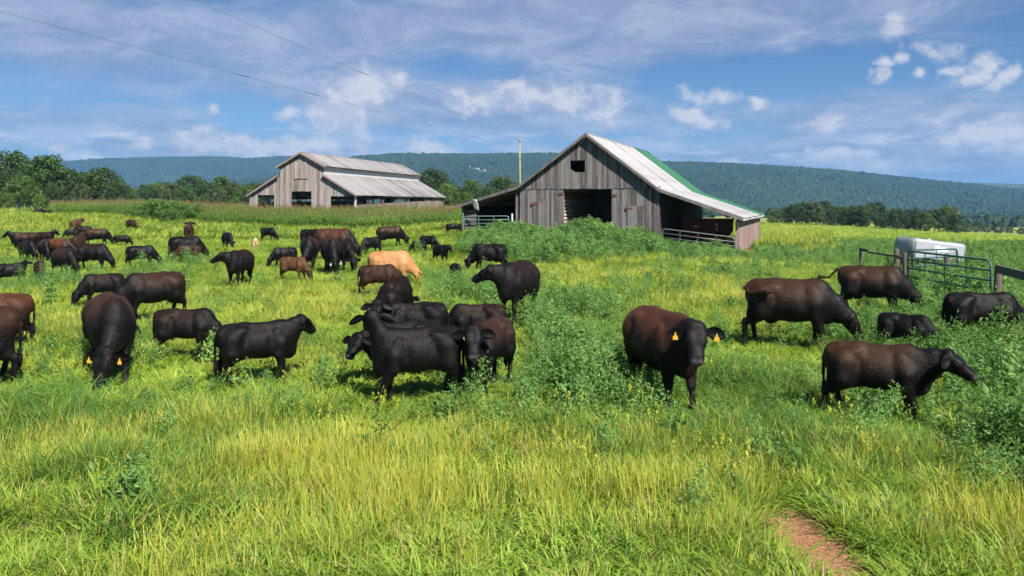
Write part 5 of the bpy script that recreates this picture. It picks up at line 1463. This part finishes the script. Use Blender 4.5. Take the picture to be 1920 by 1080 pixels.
def make_grass():
    # -------- near and middle grass
    G = [blade_proto('meadow grass tuft', i, MAT['grass'], 54, .26, .07, .21, .0155, .75, .85) for i in range(4)] \
        + [blade_proto('meadow grass tuft', 4+i, MAT['grass_deep'], 44, .26, .14, .36, .0115, .75, 1.0) for i in range(3)] \
        + [blade_proto('meadow grass tuft', 7+i, MAT['grass_yellow'], 34, .20, .14, .36, .0070, .26, .32) for i in range(3)] \
        + [blade_proto('meadow grass tuft', 10+i, MAT['grass'], 52, .27, .04, .11, .024, .9, .9, 2) for i in range(2)] \
        + [blade_proto('meadow grass tuft', 12, MAT['straw'], 26, .22, .10, .28, .008, 1.0, .6)]
    def choose(X, Y, base):
        n = len(X); yl = patches(X, Y, YELLOW); dp = patches(X, Y, DEEP)
        n1 = fnoise(X, Y, 2.6, 41); n2 = fnoise(X, Y, 1.5, 43); n3 = fnoise(X, Y, .9, 47)
        py = np.clip(yl*.78 + sst(n1, .54, .70)*.42 + .06, 0, .88); pd = np.clip(dp*.80 + sst(n2, .60, .74)*.34 + .03, 0, .9)
        ps = .03 + .14*sst(n3, .64, .75); pw = .30 + .35*sst(n3, .56, .36)
        u = rng.random(n); v = rng.integers(0, 12, n); o = v % 4
        k = u < py; o = np.where(k, 7+v % 3, o)
        k2 = ~k & (u < py+(1-py)*pd); o = np.where(k2, 4+v % 3, o)
        u2 = rng.random(n); o = np.where(u2 < pw*(1-dp*.8), 10+v % 2, o); o = np.where(u2 > 1-ps, 12, o)
        hgt = .60 + .75*fnoise(X, Y, 1.2, 53) + .30*dp + .25*yl
        return o, hgt
    CW = np.array(COWS)
    def trampled(X, Y):
        q = np.zeros(len(X))
        for cx, cy_, ch in CW:
            rr = .95*ch + .25; m = (abs(X-cx) < 2.2*rr) & (abs(Y-cy_) < 2.2*rr)
            q[m] = np.maximum(q[m], np.exp(-(((X[m]-cx)**2 + (Y[m]-cy_+.15)**2)/rr**2)**1.5))
        return q
    parts = []
    for d0, d1, n, s in ((5.0, 10, 11500, 1.0), (10, 18, 16000, 1.15), (18, 32, 19000, 1.45), (32, 60, 24000, 2.0)):
        X, Y = field_points(n, d0, d1); k = clear(X, Y) & ((d0 > 17) | (rng.random(n) < .42 + .8*sst(fnoise(X, Y, .55, 91), .36, .58))); X, Y = X[k], Y[k]
        o, h = choose(X, Y, s); tq = trampled(X, Y); h = h*(1-.48*tq); o = np.where((tq > .4) & (o >= 4) & (o < 10) & (rng.random(len(X)) < .75), rng.integers(0, 4, len(X)), o); r_ = rng.uniform(.8, 1.2, len(X))
        parts.append((X, Y, o, np.stack([s*r_, s*r_, h*r_*(1 + .06*(s-1))], 1)))
    X, Y, o, sc = (np.concatenate([p[i] for p in parts]) for i in range(4))
    spread('meadow_grass', X, Y, G, sc, o, .16)
    # -------- dry stalks with seed heads
    def stalks(i):
        r = np.random.default_rng(500+i); mb = MB(); A = []
        for k in range(5):
            x, y = r.normal(0, .10, 2); h = r.uniform(.30, .52); dx, dy = r.normal(0, .10, 2)
            mb.tube([(x, y, 0), (x+dx*.4, y+dy*.4, h*.6), (x+dx, y+dy, h)], [.0026, .0022, .0016], 3, False)
            for q in range(7):
                z = h - .012*q; o = r.normal(0, .008, 2); a = r.uniform(0, 6.28); s = .012
                mb.add([(x+dx+o[0]-s*math.cos(a), y+dy+o[1]-s*math.sin(a), z), (x+dx+o[0], y+dy+o[1], z+.016), (x+dx+o[0]+s*math.cos(a), y+dy+o[1]+s*math.sin(a), z), (x+dx+o[0], y+dy+o[1], z-.016)], [(0, 1, 2, 3)])
        me = mesh('seed stalk', mb.V, mb.F, MAT['grass_yellow']); leaf_attr(me, r.random(len(mb.V))*.8); return proto(me, 'seed stalk', i)
    X, Y = field_points(800, 5.2, 26); k = clear(X, Y) & (fnoise(X, Y, 1.8, 93) > .50); X, Y = X[k], Y[k]
    spread('seed_stalks', X, Y, [stalks(i) for i in range(3)], rng.uniform(.7, 1.15, len(X)), rng.integers(0, 3, len(X)), .14)
    # -------- far meadow: broader tufts
    FG = [blade_proto('far grass tuft', i, MAT[m], 26, .55, .25, .60, .05, .35, .4, 2) for i, m in enumerate(('grass', 'grass', 'grass_yellow', 'grass_deep'))]
    parts = []
    for d0, d1, n, s in ((55, 100, 24000, 1.3), (100, 300, 16000, 2.6)):
        X, Y = field_points(n, d0, d1); k = clear(X, Y) & ((X > -2) | (Y < 112)); X, Y = X[k], Y[k]
        yl = patches(X, Y, YELLOW); n1 = fnoise(X, Y, 14., 61); u = rng.random(len(X)); rt = sst(X/Y, .30, .36)
        o = np.where(u < .05 + .28*sst(n1, .45, .7) + .3*yl, 2, np.where(u > .88 - .2*sst(n1, .5, .35), 3, rng.integers(0, 2, len(X))))
        r_ = rng.uniform(.7, 1.25, len(X))
        parts.append((X, Y, o, np.stack([s*r_, s*r_, r_*(.9 + .08*s)*(1-.45*rt)], 1)))
    X, Y, o, sc = (np.concatenate([p[i] for p in parts]) for i in range(4))
    spread('far_meadow_grass', X, Y, FG, sc, o, .12)
    # -------- leafy weeds among the grass and the thicket before the barn
    WD = [proto(weed_mesh(200+i, (.55, .7, .8, .9, .62)[i], (16, 18, 20, 22, 18)[i], .062, MAT['weed' if i < 4 else 'weed_dark'], .55, 12), 'weed', i) for i in range(5)] \
        + [proto(weed_mesh(230+i, 1.0, 26, .095, MAT['weed' if i != 1 else 'weed_dark'], .50, 15), 'weed', 5+i) for i in range(3)]
    WD += [proto(weed_mesh(250+i, (.62, .85)[i], 12, (.13, .10)[i], MAT['grass_deep' if i else 'weed_dark'], .5, 7), 'weed', 8+i) for i in range(2)]
    parts = []
    for d0, d1, n, big in ((6.0, 20, 9000, 0), (20, 40, 12000, 0)):
        X, Y = field_points(n, d0, d1); p = patches(X, Y, WEED)*.75*(.35+1.1*sst(fnoise(X, Y, 1.6, 67), .35, .6)) + (.03 + .12*sst(X/Y, -.06, .10)*sst(Y, 7.5, 10))*sst(fnoise(X, Y, 2.2, 69), .46, .62)
        k = (rng.random(n) < p) & clear(X, Y); X, Y = X[k], Y[k]; p = p[k]
        o = rng.integers(0, 5, len(X)); o = np.where(rng.random(len(X)) < .30, rng.integers(5, 7, len(X)), o)
        parts.append((X, Y, o, rng.uniform(.45, 1.15, len(X))*(.7+.35*p)))
    X, Y, o, sc = (np.concatenate([p[i] for p in parts]) for i in range(4))
    spread('leafy_weeds', X, Y, WD[:5]+WD[8:], sc, o, .10)
    # thicket
    th = R(22.); ox, oy = at(975, 52.); n = 6000
    s = rng.uniform(-4, 16, n); t = -rng.uniform(.35, 19, n)
    X = ox + s*math.cos(th) + t*math.sin(th); Y = oy - s*math.sin(th) + t*math.cos(th); px = 960 + FPX*X/Y
    f = fnoise(X, Y, 3.4, 71)
    edge = np.interp(s, [-4, -1.5, .3, 3, 7, 9, 11, 13.5, 15, 16], [-1.5, -4.5, -11, -15, -16.5, -15, -12, -8.5, -5.5, -3])
    k = (t > edge + (f-.5)*9) & (rng.random(n) < .06 + .9*sst(f, .42, .60)) & ((t < -.9) | (s < 9))
    X, Y, s, t = X[k], Y[k], s[k], t[k]
    top = np.interp(s, [-4, -1.5, .5, 3, 5, 7, 9, 11, 13, 15, 16], [.40, .55, 1.05, 1.20, 1.22, 1.30, 1.15, .95, .90, .65, .5])
    spread('weed_thicket', X, Y, WD[5:8]+WD[8:], top*rng.uniform(.55, 1.2, len(X))*(.30 + 1.35*fnoise(X, Y, 2.6, 79))*np.interp(t, [-16, -10, 0], [.75, 1, 1]), np.where(rng.random(len(X)) < .8, rng.integers(0, 3, len(X)), rng.integers(3, 5, len(X))), .08)
    # weeds round the gates and fence on the right, and patches in the far right field
    n = 9000; px = rng.uniform(1400, 2050, n); d = rng.uniform(15, 75, n); X = (px-960)/FPX*d
    row = HORY + (CAM_Z-ground(X, d))/d*FPX
    p = np.zeros(n)
    for cx, cyy, sx, sy, a in ((1830, 500, 110, 34, .9), (1640, 478, 90, 20, 1.1), (1820, 545, 110, 22, .9), (1480, 485, 60, 14, .9), (1890, 470, 90, 12, .8), (1560, 440, 60, 8, .4), (1900, 600, 50, 40, .9), (1430, 478, 20, 10, .9), (1650, 455, 130, 7, .35)):
        p = np.maximum(p, a*np.exp(-((px-cx)/sx)**2 - ((row-cyy)/sy)**2))
    k = rng.random(n) < p*(.4+.9*sst(fnoise(X, d, 2.5, 73), .38, .6)); X, Y = X[k], d[k]
    spread('gate_weeds', X, Y, WD[5:], rng.uniform(.55, 1.05, len(X))*np.where(Y < 26, .95, .72), rng.integers(0, 3, len(X)), .10)
    # -------- sorghum
    def sorghum(i):
        r = np.random.default_rng(300+i); mb = MB(); h = 1.45*r.uniform(.8, 1.08); mb.tube([(0, 0, 0), (.01, .01, h*.6), (.03, 0, h)], [.014, .011, .006], 4, False)
        V = list(mb.V); F = list(mb.F); A = [.5]*len(V)
        for k in range(9):
            a = k*2.4 + r.normal()*.4; z0 = h*(.10+.085*k); L = r.uniform(.6, .9); w = .075; b = len(V); t_ = r.random()*.85; dx, dy = math.cos(a), math.sin(a)
            for q in range(4):
                u = q/3; x = L*u*.75; z = z0 + L*(.75*u - .85*u*u); ww = w*(1-u**2)*.5+.002
                V += [(dx*x-dy*ww, dy*x+dx*ww, z), (dx*x+dy*ww, dy*x-dx*ww, z)]; A += [t_, t_]
            F += [(b+2*q, b+2*q+1, b+2*q+3, b+2*q+2) for q in range(3)]
        nS = len(F); P = r.normal(size=(11, 3))*np.array((.035, .035, .085)) + np.array((.03, 0, h+.10)); q, f = leaf_quads(P, r.normal(size=(11, 3)), .06, .7, i)
        b = len(V)
        if i % 5 > 1: q = q[:0]; f = f[:0]
        V += [tuple(v) for v in q]; F += [tuple(int(j)+b for j in g) for g in f]; A += list(np.repeat(r.random(11)*.8, 4))[:len(q)]
        me = mesh('sorghum', V, F, None, mats=[MAT['sorghum'], MAT['seed']], mi=[0]*nS+[1]*len(f)); leaf_attr(me, A); return proto(me, 'sorghum', i)
    SP = [sorghum(i) for i in range(5)]
    n = 34000; px = rng.uniform(95, 880, n); d = rng.uniform(58, 118, n); X = (px-960)/FPX*d
    dmin = np.interp(px, [95, 200, 290, 330, 420, 520, 700, 850, 880], [96, 93, 92, 84, 74, 70, 67, 63, 61]) + (fnoise(X, d, 6, 81)-.5)*7
    k = (d > dmin) & (d < dmin+26) & clear(X, d) & (X < -5.3); X, Y = X[k], d[k]; front = (d-dmin)[k]
    hs = np.interp(px[k], [95, 200, 300, 470, 700, 880], [1.0, 1.08, 1.05, 1.0, 1.02, 1.05])
    spread('sorghum_field', X, Y, SP, rng.uniform(.82, 1.12, len(X))*hs*np.interp(front, [0, 3, 8], [.80, .95, 1.]), rng.integers(0, 5, len(X)), .07)
    # right of the old barn a yellow strip of tall grass
    n = 1500; px = rng.uniform(1335, 1560, n); d = rng.uniform(58, 110, n); X = (px-960)/FPX*d
    k = clear(X, d) & (rng.random(n) < sst(px, 1600, 1440)); X, Y = X[k], d[k]
    spread('tall_grass_strip', X, Y, [FG_ for FG_ in (blade_proto('tall yellow grass', 0, MAT['grass_yellow'], 26, .4, .7, 1.3, .05, .2, .25), blade_proto('tall yellow grass', 1, MAT['grass'], 26, .4, .7, 1.3, .05, .2, .25))], rng.uniform(.7, 1.2, len(X)), rng.integers(0, 2, len(X)), .08)
make_grass()

# single tall weeds that stand out
def tall_weed(px, py, h, lab, dark=False, seed=0, spread_=.22):
    x, y = ray_ground(px, py); z = gz(x, y)
    me = weed_mesh(400+seed, h, 34, .10 if h > .9 else .075, MAT['weed_dark' if dark else 'weed'], spread_, 9)
    o = link('tall_weed', me); o.location = (x, y, z-.03); o.rotation_euler = (rnd.uniform(-.06, .06), rnd.uniform(-.06, .06), rnd.uniform(0, 6))
    tag(o, lab, 'weed', 'tall single weeds in the pasture')
for i, a in enumerate([
    (95, 576, 1.25, 'tall slender weed right of the small calf at far left'), (342, 556, 1.15, 'dark slender weed right of the big cow seen from the side', True),
    (350, 500, .95, 'upright weed in front of the large black grazing cow'), (909, 512, 1.25, 'pale tall weed stalk in front of the black cow near barn'),
    (268, 506, .9, 'broad weed before the black grazing cow at left', False), (785, 478, .9, 'leafy weed covering the lying dark calf'),
    (1055, 690, 1.0, 'tallest mint green weed left of the tagged front cow'), (1035, 640, .95, 'mint green weed behind the tallest one', False), (945, 690, .85, 'leafy weed against the brown calf facing the camera'),
    (1885, 760, 1.05, 'tall mint weed at the right picture edge', False), (1860, 660, 1.0, 'leafy weed hiding the head of the black right cow', False), (1560, 610, .75, 'leafy weed under the neck of the brown grazing cow', False),
    (1720, 760, .6, 'pale leafy weed by the brown steer\'s front legs', False), (395, 690, .7, 'leafy weed at the head of the grazing yearling', False), (245, 690, .75, 'dark leafy weed right of the tagged grazing cow', True),
    (1240, 520, .9, 'bushy weed left of the brown grazing cow', False), (1340, 520, 1.0, 'dark round weed between front cow and barn', True)]):
    tall_weed(*a[:4], dark=(a[4] if len(a) > 4 else False), seed=i, spread_=.22 if i in (0, 1, 3) else .45)
